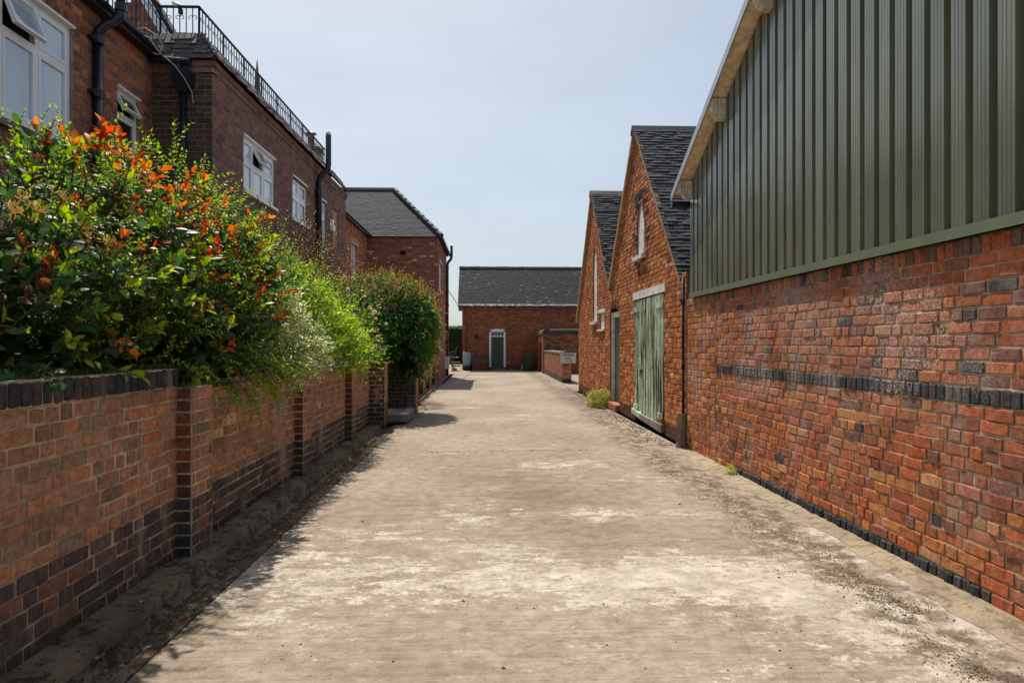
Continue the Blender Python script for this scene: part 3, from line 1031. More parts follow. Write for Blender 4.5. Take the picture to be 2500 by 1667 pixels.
# roofs
tl = Tiles(ch, M['tile_o'], M['tile_s'], 300, 5)
def roof_side(pa, pb, w=6.2, vis=2.2, par=None, x0=-.1):
    """pa eave (y,z) pb ridge (y,z)"""
    d = Vector((0, pb[0] - pa[0], pb[1] - pa[1]))
    ln = d.length
    V = d.normalized()
    return V, ln
for (e, ap) in ((E1, AP1), (VAL, AP2)):
    V, ln = roof_side(e, ap)
    o = Vector((-.07, e[0] - CY, e[1])) - V * .12
    tl.slope(o, (1, 0, 0), V, 2.9, TILE_DK, .1, .17, ln + .1, jit=1.25, th=.02, up=.03)
tl.build()
mb = MB()
for e, ap in ((E1, AP1), (VAL, AP1), (VAL, AP2), (E2, AP2)):
    d = Vector((0, ap[0] - e[0], ap[1] - e[1])).normalized()
    p0 = Vector((-.06, e[0] - CY, e[1])) - d * (.15 if e in (E1, E2) else 0)
    p1 = Vector((-.06, ap[0] - CY, ap[1]))
    up = Vector((0, -d.z, d.y)) if d.y > 0 else Vector((0, d.z, -d.y))
    mb.prism([p0, p1, p1 + up * .02, p0 + up * .02], (5.6, 0, 0))
mb.build('roof_deck', M['deck'], ch)
for e, ap in ((E1, AP1), (VAL, AP1), (VAL, AP2), (E2, AP2)):
    d = Vector((0, ap[0] - e[0], ap[1] - e[1])).normalized()
    far_side = d.y < 0
    p0 = Vector((-.075, e[0] - CY, e[1])) - d * (.15 if e in (E1, E2) else -.05)
    p1 = Vector((-.075, ap[0] - CY, ap[1]))
    up = Vector((0, -d.z, d.y)) if d.y > 0 else Vector((0, d.z, -d.y))
    mb = MB()
    k = .075 if far_side else .02
    n = 14
    r = random.Random(int(e[0] * 10 + ap[0]))
    for i in range(n):
        q0, q1 = p0.lerp(p1, i / n), p0.lerp(p1, (i + .97) / n)
        j = r.uniform(-.006, .006)
        mb.prism([q0 - up * k + Vector((j, 0, 0)), q1 - up * k + Vector((j, 0, 0)), q1 + up * (.02 + j), q0 + up * .02], (.08, 0, 0))
    mb.build('verge', M['sandstone'] if far_side else M['mortar'], ch)
for ap, mt in ((AP1, M['tile_ridge'] if 'tile_ridge' in M else None), (AP2, None)):
    for i in range(6):
        mb = MB()
        x0, x1 = -.1 + i * .46, -.1 + (i + 1) * .46 - .006
        c = (ap[0] - CY, ap[1])
        mb.prism([(x0, c[0] - .15, c[1] - .12), (x0, c[0], c[1] + .055), (x0, c[0] + .15, c[1] - .12), (x0, c[0] + .13, c[1] - .13), (x0, c[0], c[1] + .03), (x0, c[0] - .13, c[1] - .13)], (x1 - x0, 0, 0))
        mb.build('ridge_tile', plain('blue ridge tile', (.045, .055, .075), .75, .25, .25, 8) if i == 0 and ap is AP1 else (M['ridge_last'] if ap is AP1 else M['stone']), ch)
        if i == 0 and ap is AP1:
            M['ridge_last'] = bpy.data.materials['blue ridge tile']
# lancet windows: pale boarded infill, painted reveal, sill
for c, w, zb, zt in LAN:
    mb = MB()
    zs = lin(zb, zt - .004, 14)
    L, Rr = [], []
    for z in zs:
        q = lancet(z, c, w + .05, zb - .01, zt + .02)
        L.append(q[0]); Rr.append(q[1])
    poly = [(.022, a - CY, z) for a, z in zip(L, zs)] + [(.022, a - CY, z) for a, z in reversed(list(zip(Rr, zs)))]
    mb.prism(poly, (.03, 0, 0))
    wnd = mb.build('lancet_window', M['white_wood'], ch)
    mb = MB()
    for side in (L, Rr):
        for i in range(len(zs) - 1):
            a0, a1 = side[i], side[i + 1]
            s_ = -1 if side is L else 1
            mb.hexa([(-.004, a0 - CY, zs[i]), (.075, a0 - CY, zs[i]), (.075, a0 - CY - .03 * -s_, zs[i]), (-.004, a0 - CY - .03 * -s_, zs[i]),
                     (-.004, a1 - CY, zs[i + 1]), (.075, a1 - CY, zs[i + 1]), (.075, a1 - CY - .03 * -s_, zs[i + 1]), (-.004, a1 - CY - .03 * -s_, zs[i + 1])])
    mb.build('reveal', M['core'], wnd)
    mb = MB()
    mb.fbox(fr, c - w / 2 - .12, c + w / 2 + .12, -.06, .085, zb - .075, zb)
    mb.build('sill', M['white_wood'], wnd)
# small square window
mb = MB()
mb.fbox(fr, 17.82, 18.55, -.06, -.03, 1.97, 2.46)
wnd = mb.build('boarded_window', M['white_wood'], ch)
mb = MB(); mb.fbox(fr, 17.66, 18.78, -.05, .02, 2.43, 2.52); mb.build('lintel', M['white_wood'], wnd)
mb = MB(); mb.fbox(fr, 17.72, 18.66, -.05, .06, 1.93, 1.985); mb.build('sill', M['white_wood'], wnd)
# narrow recessed door
mb = MB()
mb.fbox(fr, 16.16, 16.86, -.13, -.095, .2, 2.24)
dr = mb.build('narrow_door', M['green_door'], ch)
mb = MB()
mb.fbox(fr, 16.86, 16.98, -.14, -.03, .18, 2.36)
mb.fbox(fr, 15.72, 15.82, -.14, -.03, .18, 2.36)
mb.fbox(fr, 15.82, 16.86, -.14, -.03, 2.24, 2.36)
mb.build('door_frame', M['white_wood'], dr)
mb = MB()
mb.fbox(fr, 15.82, 16.16, -.13, -.10, .2, 2.24)
mb.build('side_board', M['green_door'], dr)
mb = MB()
mb.fbox(fr, 15.66, 17.03, -.14, .12, .03, .17)
mb.build('door_step', plain('red tile step', (.3, .1, .06), .7, .3, .2, 10), ch)
# big peeling double doors, planks hung proud of the wall
for leaf, (a0, a1) in enumerate(((11.78, 13.30), (13.315, 14.07))):
    mb = MB()
    mb.fbox(fr, a0 + .02, a1 - .02, -.05, -.015, .24, 2.44)
    dr = mb.build('plank_door', M['wood_grey'], ch)
    n = round((a1 - a0) / .095)
    w = (a1 - a0) / n
    for i in range(n):
        mb = MB()
        q0, q1 = a0 + i * w + .003, a0 + (i + 1) * w - .003
        f = rng.uniform(.012, .022)
        mb.fbox(fr, q0, q1, -.012, f, .2 + rng.uniform(-.02, .02), 2.47 + rng.uniform(-.012, .012))
        mb.fbox(fr, q0 + .012, q0 + .022, f, f + .004, .22, 2.44)
        mb.build('plank', M['green_worn'], dr)
    for zz in (2.28, .32):
        mb = MB()
        h0, h1 = (a0 - .02, a0 + .42) if leaf == 0 else (a1 - .36, a1 + .04)
        mb.fbox(fr, h0, h1, .024, .045, zz - .045, zz + .045)
        mb.build('hinge', M['green_worn'], dr)
    if leaf == 1:
        mb = MB()
        mb.fbox(fr, a0 + .05, a0 + .15, .022, .05, 1.02, 1.09)
        mb.tube([fr.pt(a0 + .1, .045, 1.02), fr.pt(a0 + .12, .055, .96), fr.pt(a0 + .05, .055, .94)], .012)
        mb.tube([fr.pt(a0 + .06, .03, 1.22), fr.pt(a0 + .06, .03, 1.42)], .01)
        mb.build('latch', M['iron'], dr)
mb = MB()
mb.fbox(fr, 11.66, 14.2, -.12, .03, 2.5, 2.645)
mb.build('door_lintel', M['white_wood'], ch)
mb = MB()
mb.hexa([fr.pt(11.74, -.02, .05), fr.pt(13.4, -.02, .11), fr.pt(13.4, .075, .11), fr.pt(11.74, .075, .05), fr.pt(11.74, -.02, .19), fr.pt(13.4, -.02, .21), fr.pt(13.4, .075, .21), fr.pt(11.74, .075, .19)])
mb.build('threshold_beam', M['wood_grey'], ch)
mb = MB()
mb.hexa([fr.pt(13.41, -.02, .12), fr.pt(14.16, -.02, .16), fr.pt(14.16, .07, .16), fr.pt(13.41, .07, .12), fr.pt(13.41, -.02, .22), fr.pt(14.16, -.02, .26), fr.pt(14.16, .07, .26), fr.pt(13.41, .07, .22)])
mb.build('threshold_beam', M['green_worn'], ch)
mb = MB(); mb.box(.1, .16, 11.7 - CY, 14.1 - CY, 0, 2.6); mb.build('door_void', M['dark'], ch)
jp = thing('corner_downpipe', 'thin black downpipe in the joint between the coach house and the brick wall', 'pipe', (3.03, 10.40, 0.5))
mb = MB(); mb.tube([(0, 0, 0), (0, 0, 2.12)], .024, 10); mb.build('pipe', M['black_pipe'], jp, True)
for zc in (.7, 1.7):
    mb = MB(); mb.tube([(0, 0, zc), (0, 0, zc + .07)], .033, 10); mb.build('collar', M['black_pipe'], jp)
# rusty drain stump and the dark joint
ds = thing('drain_stump', 'broken rusty drainpipe stump at the joint of coach house and brick wall', 'drain pipe', (2.98, 10.34, 0))
mb = MB()
prof = [(.085, 0), (.08, .05), (.072, .1), (.075, .3), (.07, .42), (.078, .47), (.07, .53), (.05, .525), (.045, .4)]
mb.lathe((0, 0, 0), prof, 12)
o = mb.build('pipe', M['wood_grey'], ds)
o.scale = (1, 1, 1)

# ---------------------------------------------------------------- windows of the house
def window(parent, fr, a0, a1, z0, z1, mull, trans=None, opened=(), depth=-.055, dark=(), sill=True, fw=.05, mats=None, head=True):
    fm = M['white']
    mb = MB()
    n0, n1 = depth - .05, depth + .012
    mb.fbox(fr, a0, a0 + fw, n0, n1, z0, z1)
    mb.fbox(fr, a1 - fw, a1, n0, n1, z0, z1)
    mb.fbox(fr, a0 + fw, a1 - fw, n0, n1, z1 - fw, z1)
    mb.fbox(fr, a0 + fw, a1 - fw, n0, n1, z0, z0 + fw)
    xs = [a0 + fw] + list(mull) + [a1 - fw]
    for x in mull:
        mb.fbox(fr, x - .032, x + .032, n0, n1, z0 + fw, z1 - fw)
    w = mb.build('window', fm, parent)
    if head:
        mb = MB(); mb.fbox(fr, a0 - .01, a1 + .01, depth - .03, .03, z1 + .002, z1 + .03); mb.build('head_drip', fm, w)
    cells = []
    for i in range(len(xs) - 1):
        l = xs[i] + (.032 if i else 0)
        r_ = xs[i + 1] - (.032 if i < len(xs) - 2 else 0)
        if trans:
            mb = MB(); mb.fbox(fr, l, r_, n0, n1, trans - .032, trans + .032); mb.build('transom', fm, w)
            cells.append((l, r_, z0 + fw, trans - .032, (i, 0)))
            cells.append((l, r_, trans + .032, z1 - fw, (i, 1)))
        else:
            cells.append((l, r_, z0 + fw, z1 - fw, (i, 0)))
    for l, r_, b, t_, key in cells:
        th = dict(opened).get(key, 0)
        c, s_ = math.cos(R(th)), math.sin(R(th))
        H = t_ - b
        def pt(a, n, z):   # hinged on the top edge, swings outwards
            h = t_ - z
            return fr.pt(a, depth - .01 + n * c + h * s_, t_ - h * c + n * s_)
        def bx(m_, q0, q1, m0, m1, y0, y1):
            m_.hexa([pt(q0, m1, y0), pt(q1, m1, y0), pt(q1, m0, y0), pt(q0, m0, y0), pt(q0, m1, y1), pt(q1, m1, y1), pt(q1, m0, y1), pt(q0, m0, y1)])
        k = .042
        mb = MB()
        bx(mb, l + .003, l + k, -.02, .026, b + .003, t_ - .003)
        bx(mb, r_ - k, r_ - .003, -.02, .026, b + .003, t_ - .003)
        bx(mb, l + k, r_ - k, -.02, .026, b + .003, b + k)
        bx(mb, l + k, r_ - k, -.02, .026, t_ - k, t_ - .003)
        mb.build('casement', fm, w)
        mb = MB()
        bx(mb, l + k, r_ - k, -.008, .004, b + k, t_ - k)
        mb.build('pane', M['glass_dark'] if key in dark else M['glass'], w)
        if th:
            mb = MB(); mb.fbox(fr, l, r_, n0 - .02, n0 - .01, b, t_); mb.build('opening', M['dark'], w)
    if sill:
        mb = MB()
        mb.fbox(fr, a0 - .06, a1 + .06, depth - .04, .06, z0 - .05, z0)
        mb.build('sill', fm, w)
    return w

# ---------------------------------------------------------------- near red house (upper left)
rh = thing('red_house', 'red brick house wing with a large white window and black gutter, upper left', 'house', (-5.129, 8.0, 0))
fr = Fr((0, -8, 0), (0, 1, 0), (1, 0, 0))
bs = Bricks(rh, M['clean_o'], M['clean_s'], 'crisp', 300)
pn = MB()
def rh_spans(z):
    h = []
    if 4.01 < z < 5.52: h.append((6.2, 8.68))
    if 4.24 < z < 5.19: h.append((9.70, 10.29))
    return cut(2.0, 10.7, h)
lay(bs, fr, 1.0, 5.52, .0845, rh_spans, lambda z, a: pick(HOUSE), .235, .011, 'flemish', (.004, .009), pn, .002)
lay(bs, fr, 5.635, 5.98, .0845, rh_spans, lambda z, a: pick(HOUSE), .235, .011, 'flemish', (.004, .009), pn, .002)
soldier(bs, fr, 5.52, 5.635, 5.9, 8.9, lambda z, a: pick([((.3, .17, .08), 3), ((.22, .1, .06), 2)]), panel=pn)
lay(bs, fr, 5.52, 5.635, .115, lambda z: [(2.0, 5.9), (8.9, 10.7)], lambda z, a: pick(HOUSE), .235, .011, 'flemish', (.004, .009), pn, .002)
pn.build('mortar', M['mortar_p'], rh)
bs.build()
mb = MB(); mb.box(-4, -.16, -6, 2.69, 0, 5.98); mb.build('wall', M['core'], rh)
window(rh, fr, 6.2, 8.68, 4.03, 5.5, (6.85, 7.47, 8.06), 4.98, {(2, 1): 20, }, fw=.06)
mb = MB(); mb.fbox(fr, 6.0, 8.78, -.02, .07, 3.9, 3.975); mb.build('stone_sill', M['stone'], rh)
window(rh, fr, 9.70, 10.29, 4.25, 5.17, (), 4.83, {(0, 1): 27}, dark=((0, 0), (0, 1)), fw=.045)
# eaves: soffit, gutter, tiled roof edge
mb = MB(); mb.fbox(fr, 2, 10.7, -.02, .16, 5.93, 5.97); mb.build('soffit', M['iron'], rh)
mb = MB()
gp = [(.1 + .06 * math.cos(a) + .06, .06 * math.sin(a)) for a in [math.pi + i * math.pi / 8 for i in range(9)]]
gi = [(.16 + .05 * math.cos(a), .05 * math.sin(a)) for a in [2 * math.pi - i * math.pi / 8 for i in range(9)]]
mb.prism([fr.pt(2, n, 6.02 + z) for n, z in gp + gi], (0, 8.75, 0))
mb.build('gutter', M['black_pipe'], rh)
tl = Tiles(rh, M['tile_o'], M['tile_s'], 120, 9)
V = Vector((-.83, 0, .55)).normalized()
tl.slope((.15, -5.6, 5.99), (0, 1, 0), V, 8.2, [((.3, .25, .19), 3), ((.2, .16, .12), 2), ((.12, .1, .09), 2)], .1, .17, .55)
tl.build()
mb = MB()
mb.prism([(.12, -6, 5.985), (-.4, -6, 6.33), (-4, -6, 6.33), (-4, -6, 5.985)], (0, 8.7, 0))
mb.build('roof', M['stone'], rh)

# dormer gable behind the railing
gd = thing('brick_gable', 'small brick gable with white bargeboard rising behind the near end of the railing', 'gable', (-6.1, 12.5, 6.2))
fr2 = Fr((0, 0, 0), (1, 0, 0), (0, -1, 0))
bs = Bricks(gd, M['clean_o'], M['clean_s'], 'crisp', 260)
pn = MB()
def gd_spans(z):
    L = -1.05 if z < .9 else -1.05 + (z - .9) / .84
    Rr = .5 if z < .86 else .5 - (z - .86) / 1.75
    return [(L, Rr)] if Rr > L else []
lay(bs, fr2, 0.0, 1.85, .0845, gd_spans, lambda z, a: pick(HOUSE), .235, .011, 'flemish', (.004, .009), pn, .002)
pn.build('mortar', M['mortar_p'], gd)
bs.build()
mb = MB()
p0, p1 = Vector((.62, -.22, .72)), Vector((-.12, -.22, 2.02))
d = (p1 - p0).normalized(); up = Vector((d.z, 0, -d.x))
mb.prism([p0, p1, p1 - up * .17, p0 - up * .17], (0, .03, 0))
mb.build('bargeboard', M['white'], gd)
mb = MB(); mb.prism([p0 - up * .02, p1 - up * .02, p1 + up * .05, p0 + up * .05], (0, .3, 0)); mb.build('roof', M['deck'], gd)
mb = MB(); mb.prism([p0 - up * .06, p1 - up * .06, p1 - up * .045, p0 - up * .045], (0, .26, 0)); mb.build('soffit', M['sandstone'], gd)
mb = MB(); mb.box(.3, .56, -.2, .02, .62, .74); mb.build('kneeler', M['white'], gd)

# ---------------------------------------------------------------- purple brick extension
pw = thing('purple_extension', 'purple brown brick house extension with white casement windows below a railed flat roof', 'house', (-4.218, 10.7, 0), R(-0.8))
fl = Fr((0, 0, 0), (0, 1, 0), (1, 0, 0))       # long wall facing the road
fe = Fr((0, 0, 0), (1, 0, 0), (0, -1, 0))      # short return facing the camera
bs = Bricks(pw, M['clean_o'], M['clean_s'], 'crisp', 300)
pn = MB()
W1, W2, W3 = (1.29, 2.96, 4.26, 5.21), (4.14, 5.255, 4.29, 5.2), (6.1, 7.0, 4.03, 5.2)
def pw_spans(z):
    h = [(a, b) for a, b, c, d in (W1, W2, W3) if c < z < d]
    if 4.17 < z < 5.21: h.append((7.79, 8.31))
    return cut(0.0, 9.33, h)
lay(bs, fl, 1.0, 5.77, .0862, pw_spans, lambda z, a: pick(PURPLE), .236, .0105, 'stretcher', (.004, .008), pn, .0015)
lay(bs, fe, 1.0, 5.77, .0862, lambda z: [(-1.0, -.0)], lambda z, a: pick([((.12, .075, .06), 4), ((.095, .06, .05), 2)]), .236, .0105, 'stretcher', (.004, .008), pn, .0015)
# two oversailing courses under the eaves
for k in range(2):
    z0 = 5.77 + k * .0862
    d = .03 * (k + 1)
    f2 = Fr((d, 0, 0), (0, 1, 0), (1, 0, 0))
    f3 = Fr((0, -d, 0), (1, 0, 0), (0, -1, 0))
    lay(bs, f2, z0, z0 + .0862, .0862, lambda z: [(-d, 9.33)], lambda z, a: pick(PURPLE), .236, .0105, 'stretcher', (.004, .007), pn, .001, .2)
    lay(bs, f3, z0, z0 + .0862, .0862, lambda z: [(-1.0, d)], lambda z, a: pick(PURPLE), .236, .0105, 'stretcher', (.004, .007), pn, .001, .12)
pn.build('mortar', M['mortar_p'], pw)
bs.build()
mb = MB()
mb.box(-4, -.16, .16, 9.2, 0, 5.95)
mb.box(-4, -.002, 9.2, 9.33, 0, 5.94)
mb.box(-4.0, -.45, .45, 9.0, 5.95, 6.38)
mb.build('wall', M['core'], pw)
window(pw, fl, *W1, (1.80, 2.36), 4.8, {(1, 1): 28}, dark=((1, 1),), depth=-.04)
window(pw, fl, *W2, (4.66,), 4.8, {}, dark=((1, 1), (1, 0)), depth=-.04)
window(pw, fl, *W3, (6.55,), 4.8, {}, depth=-.04)
mb = MB(); mb.fbox(fl, 7.79, 8.31, -.05, -.02, 4.17, 5.21); mb.build('boarded_window', M['sandstone'], pw)
# tiled skirt
tl = Tiles(pw, M['tile_o'], M['tile_s'], 300, 11)
Vr = Vector((-.30, 0, .42)).normalized()
Vf = Vector((0, .30, .42)).normalized()
tl.slope((.12, -.1, 5.94), (0, 1, 0), Vr, 9.5, TILE_BR, .12, .17, .62, th=.016, jit=1.6, spans=lambda d: [(d * .58, 9.46)])
tl.slope((-1.05, -.12, 5.94), (1, 0, 0), Vf, 1.15, TILE_BR, .12, .17, .62, th=.016, jit=1.6, spans=lambda d: [(0, 1.14 - d * .55)])
tl.build()
mb = MB()
mb.add([(.1, -.1, 5.94), (.1, 9.36, 5.94), (-.26, 9.36, 6.44), (-.26, .26, 6.44), (-4, .26, 6.44), (-4, 9.36, 6.44)], [(0, 1, 2, 3), (3, 2, 5, 4)])
mb.add([(.1, -.1, 5.94), (-.26, .26, 6.44), (-1.1, .26, 6.44), (-1.1, -.1, 5.94)], [(0, 1, 2, 3)])
mb.build('roof_deck', M['deck'], pw)

# railing on the flat roof: near run, return run and the long run
rl = thing('roof_railing', 'black wrought iron roof railing with scrolls along the edge of the flat roof', 'railing', (-4.218, 10.7, 6.4), R(-0.8))
def rail_run(p0, p1, n, post_every=8, scroll=True):
    p0, p1 = Vector(p0), Vector(p1)
    d = (p1 - p0).normalized()
    h = .56
    mb = MB(); mb.tube([p0 + Vector((0, 0, h)), p1 + Vector((0, 0, h))], .022, 6); mb.build('top_rail', M['iron'], rl)
    bars = {}
    for i in range(n + 1):
        q = p0.lerp(p1, i / n)
        post = i % post_every == 0
        key = post
        if key not in bars:
            b = MB(); b.tube([(0, 0, -.15), (0, 0, h)], .018 if post else .0085, 5)
            bars[key] = b.mesh('post' if post else 'baluster', M['iron'])
        link('post' if post else 'baluster', bars[key], rl, q)
        if scroll and not post and i % 2:
            k = (round(d.x, 1), round(d.y, 1))
            if k not in bars:
                b = MB()
                for sg in (-1, 1):
                    pts = []
                    for j in range(11):
                        a = j / 10 * 1.55 * math.pi
                        rr = .035 - j * .0012
                        pts.append(d * sg * (.035 + .0 - rr * math.cos(a)) + Vector((0, 0, rr * math.sin(a))))
                    b.tube(pts, .006, 4)
                bars[k] = b.mesh('scroll', M['iron'])
            link('scroll', bars[k], rl, q + Vector((0, 0, h - .17)))
rail_run((-.36, .36, 0), (-.36, 8.35, 0), 66)
rail_run((-.97, .36, 0), (-.36, .36, 0), 6, 6)
rail_run((-.97, -2.6, 0), (-.97, .36, 0), 24, 6)
cc = thing('security_camera', 'white bullet security camera fixed on the railing corner', 'camera', (-4.93, 11.08, 6.98))
mb = MB(); mb.tube([(-.02, -.07, .0), (.03, .08, .03)], .035, 10); mb.build('housing', M['white'], cc)
mb = MB(); mb.box(.02, .08, .0, .05, -.12, -.04); mb.tube([(.03, .03, -.05), (.01, .01, -.01)], .012); mb.build('bracket', M['plastic_k'], cc)

# ---------------------------------------------------------------- pipes and cables on the houses
sp = thing('soil_pipe', 'thick black soil pipe with swan neck on the near red wall by the large window', 'pipe', (-5.06, 9.1, 1.3))
mb = MB(); mb.tube([(0, 0, 0), (0, 0, 4.28)], .058, 12); mb.build('pipe', M['black_pipe'], sp, True)
mb = MB(); mb.tube([(0, 0, 4.26), (.01, .01, 4.38), (.08, .03, 4.47), (.2, .06, 4.53), (.25, .08, 4.62), (.25, .08, 4.75)], .062, 12); mb.build('swan_neck', M['black_pipe'], sp, True)
mb = MB(); mb.tube([(.25, .08, 4.7), (.25, .08, 6.2)], .055, 12); mb.build('vent_section', M['black_pipe'], sp, True)
for zc, dx, dy in ((3.55, 0, 0), (4.25, 0, 0), (4.72, .25, .08)):
    mb = MB(); mb.tube([(dx, dy, zc - .05), (dx, dy, zc + .05)], .074, 12); mb.box(dx - .07, dx, dy - .13, dy + .13, zc - .02, zc + .02) if dx == 0 else None
    mb.build('collar', M['black_pipe'], sp)
dp = thing('downpipe', 'black downpipe with rainwater hopper on the purple return wall', 'pipe', (-4.62, 10.6, 1.3))
mb = MB(); mb.tube([(0, 0, 0), (0, 0, 4.15)], .05, 12); mb.build('pipe', M['black_pipe'], dp, True)
mb = MB()
mb.hexa([(-.06, -.06, 4.12), (.06, -.06, 4.12), (.06, .06, 4.12), (-.06, .06, 4.12), (-.13, -.12, 4.27), (.14, -.12, 4.27), (.14, .09, 4.27), (-.13, .09, 4.27)])
mb.box(-.13, .14, -.12, .09, 4.27, 4.44)
mb.build('hopper', M['black_pipe'], dp)
mb = MB(); mb.tube([(-.5, -.03, 4.62), (.12, -.03, 4.58)], .055, 10); mb.tube([(-.06, -.03, 4.58), (-.06, -.03, 4.44)], .04, 8); mb.build('gutter', M['black_pipe'], dp)
vp = thing('vent_pipe', 'tall black vent pipe bending out past the eaves of the purple extension', 'pipe', (-4.05, 16.72, 1.2))
mb = MB(); mb.tube([(0, 0, 0), (0, 0, 4.3), (.02, .0, 4.42), (.10, .01, 4.52), (.2, .02, 4.6), (.22, .02, 4.72), (.22, .02, 5.45)], .07, 12); mb.build('pipe', M['black_pipe'], vp, True)
for zc in (2.0, 4.0):
    mb = MB(); mb.tube([(0, 0, zc), (0, 0, zc + .1)], .085, 12); mb.box(-.12, .0, -.13, .13, zc + .03, zc + .07); mb.build('collar', M['black_pipe'], vp)
mb = MB(); mb.lathe((.22, .02, 5.45), [(.065, 0), (.062, .05), (.03, .09), (.005, .1)], 10); mb.build('cap', M['steel'], vp)
lc = thing('white_cable', 'loops of loose pale cable hanging from the black gutter corner', 'cable', (-4.95, 10.35, 6.0))
mb = MB()
mb.tube([(-.2, -.3, .12), (-.02, -.2, .2), (.12, -.1, .12), (.18, -.06, -.02), (.1, -.03, -.12), (.02, -.05, -.1)], .009, 6)
mb.tube([(-.1, -.25, .1), (.02, -.12, .08), (.06, -.08, -.02), (.12, -.04, -.1), (.3, .02, -.25), (.42, .08, -.42), (.5, .15, -.6), (.5, .2, -.75)], .008, 6)
mb.tube([(-.16, -.28, .14), (.02, -.18, .12), (.05, -.12, .0), (.1, -.06, -.08)], .007, 6)
mb.tube([(.3, .19, -1.05), (.2, .19, -1.15), (.22, .19, -1.3), (.3, .19, -1.38)], .006, 6)
mb.build('cable', M['cable_w'], lc)
wl = thing('swan_neck_lamp', 'black swan neck lantern with glass jar on the purple brick wall', 'wall lamp', (-4.13, 15.38, 4.03))
mb = MB(); mb.tube([(-.02, 0, -.04), (.03, .1, 0), (.08, .25, .03), (.13, .45, .1), (.15, .7, .19), (.16, .95, .18), (.17, 1.12, .08), (.17, 1.16, -.02)], .014, 6); mb.build('arm', M['iron'], wl)
mb = MB(); mb.lathe((.17, 1.16, -.14), [(.12, 0), (.1, .03), (.05, .07), (.035, .12), (.01, .125)], 14); mb.build('shade', M['iron'], wl)
mb = MB(); mb.lathe((.17, 1.16, -.33), [(.02, 0), (.05, .03), (.058, .1), (.055, .19)], 12); mb.build('glass_jar', M['plastic_b'], wl, True)
ab = thing('alarm_box', 'cream alarm box beside the boarded window on the purple wall', 'alarm', (-4.1, 18.26, 4.57))
mb = MB(); mb.hexa([(0, -.16, 0), (.07, -.14, .02), (.07, .14, .02), (0, .16, 0), (0, -.16, .3), (.07, -.14, .29), (.07, .14, .29), (0, .16, .3)]); mb.build('box', M['white'], ab)
mb = MB(); mb.box(.07, .078, .02, .11, .17, .25); mb.build('vent', M['dark'], ab)

# ---------------------------------------------------------------- link wing with the tall sash window
lw = thing('link_wing', 'recessed red brick wing with stone lintel and tall sash window between the houses', 'house', (-4.85, 24, 0))
fr = Fr((0, -24, 0), (0, 1, 0), (1, 0, 0))
bs = Bricks(lw, M['clean_o'], M['clean_s'], 'crisp', 250)
pn = MB()
lay(bs, fr, .9, 5.95, .0845, lambda z: cut(20.2, 28.0, [(24.75, 26.05)] if 3.3 < z < 5.45 else []), lambda z, a: pick(ORANGE + HOUSE), .235, .011, 'flemish', (.004, .009), pn, .002)
pn.build('mortar', M['mortar_p'], lw)
bs.build()
mb = MB(); mb.box(-4, -.16, -3.8, 4, 0, 5.95); mb.build('wall', M['core'], lw)
window(lw, fr, 24.75, 25.95, 3.3, 5.25, (25.35,), 4.3, {}, depth=-.11, fw=.06)
mb = MB(); mb.fbox(fr, 24.6, 26.25, -.12, .012, 5.25, 5.47); mb.build('lintel', M['sandstone'], lw)
mb = MB(); mb.fbox(fr, 25.95, 26.08, -.12, .006, 3.3, 5.25); mb.build('jamb', M['sandstone'], lw)
tl = Tiles(lw, M['tile_o'], M['tile_s'], 0, 13)
tl.slope((.14, -3.8, 5.97), (0, 1, 0), (-.75, 0, .66), 7.8, TILE_BR, .11, .17, 1.2)
tl.build()
mb = MB(); mb.prism([(.1, -3.8, 5.95), (-1.3, -3.8, 7.2), (-4, -3.8, 5.95)], (0, 7.8, 0)); mb.build('roof', M['deck'], lw)
mb = MB(); mb.tube([(.17, -3.8, 5.97), (.17, 4.0, 5.97)], .05, 8); mb.build('gutter', M['black_pipe'], lw)

# ---------------------------------------------------------------- far hipped house
fh = thing('hipped_house', 'red brick house with a dark hipped tile roof at the end of the left side', 'house', (-1.98, 28, 0))
f1 = Fr((0, 0, 0), (1, 0, 0), (0, -1, 0))
f2 = Fr((0, 0, 0), (0, 1, 0), (1, 0, 0))
bs = Bricks(fh, M['clean_o'], M['clean_s'], 'flat', 300)
pn = MB()
lay(bs, f1, 0.0, 5.72, .085, lambda z: cut(-2.9, 0, [(-1.53, -1.32)] if 5.2 < z < 5.37 else []), lambda z, a: pick(FAR), .236, .011, 'flemish', (.004, .009), pn, 0)
lay(bs, Fr((0, -.03, 0), (1, 0, 0), (0, -1, 0)), 5.72, 5.93, .085, lambda z: [(-2.9, .03)], lambda z, a: pick(FAR), .236, .011, 'flemish', (.004, .009), pn, 0)
def fh_spans(z):
    h = []
    if 3.85 < z < 5.12: h.append((.85, 2.6))
    if 1.33 < z < 2.55: h.append((.85, 2.6))
    return cut(0, 5.95, h)
lay(bs, f2, 0.0, 5.93, .085, fh_spans, lambda z, a: pick(FAR), .236, .011, 'flemish', (.004, .009), pn, 0)
pn.build('mortar', M['mortar_p'], fh)
bs.build()
mb = MB(); mb.box(-6.5, -.16, .16, 5.95, 0, 5.93); mb.build('wall', M['core'], fh)
mb = MB(); mb.fbox(f1, -1.53, -1.32, -.08, -.05, 5.2, 5.37); mb.build('air_vent', M['dark'], fh)
window(fh, f2, .85, 2.6, 3.87, 5.1, (1.45, 2.0), 4.75, {}, depth=-.08)
window(fh, f2, .85, 2.6, 1.35, 2.53, (1.45, 2.0), None, {}, depth=-.08)
tl = Tiles(fh, M['tile_o'], M['tile_s'], 300, 17)
RX, RZ, RY = -2.2, 8.5, 2.95
Vf = Vector((0, RY + .12, RZ - 5.93)); ln = Vf.length
tl.slope((-6.5, -.14, 5.93), (1, 0, 0), Vf, 6.6, TILE_DK, .1, .165, ln, jit=.4, spans=lambda d: [(1.4, 6.58 + (RX - .08) * d / ln)])
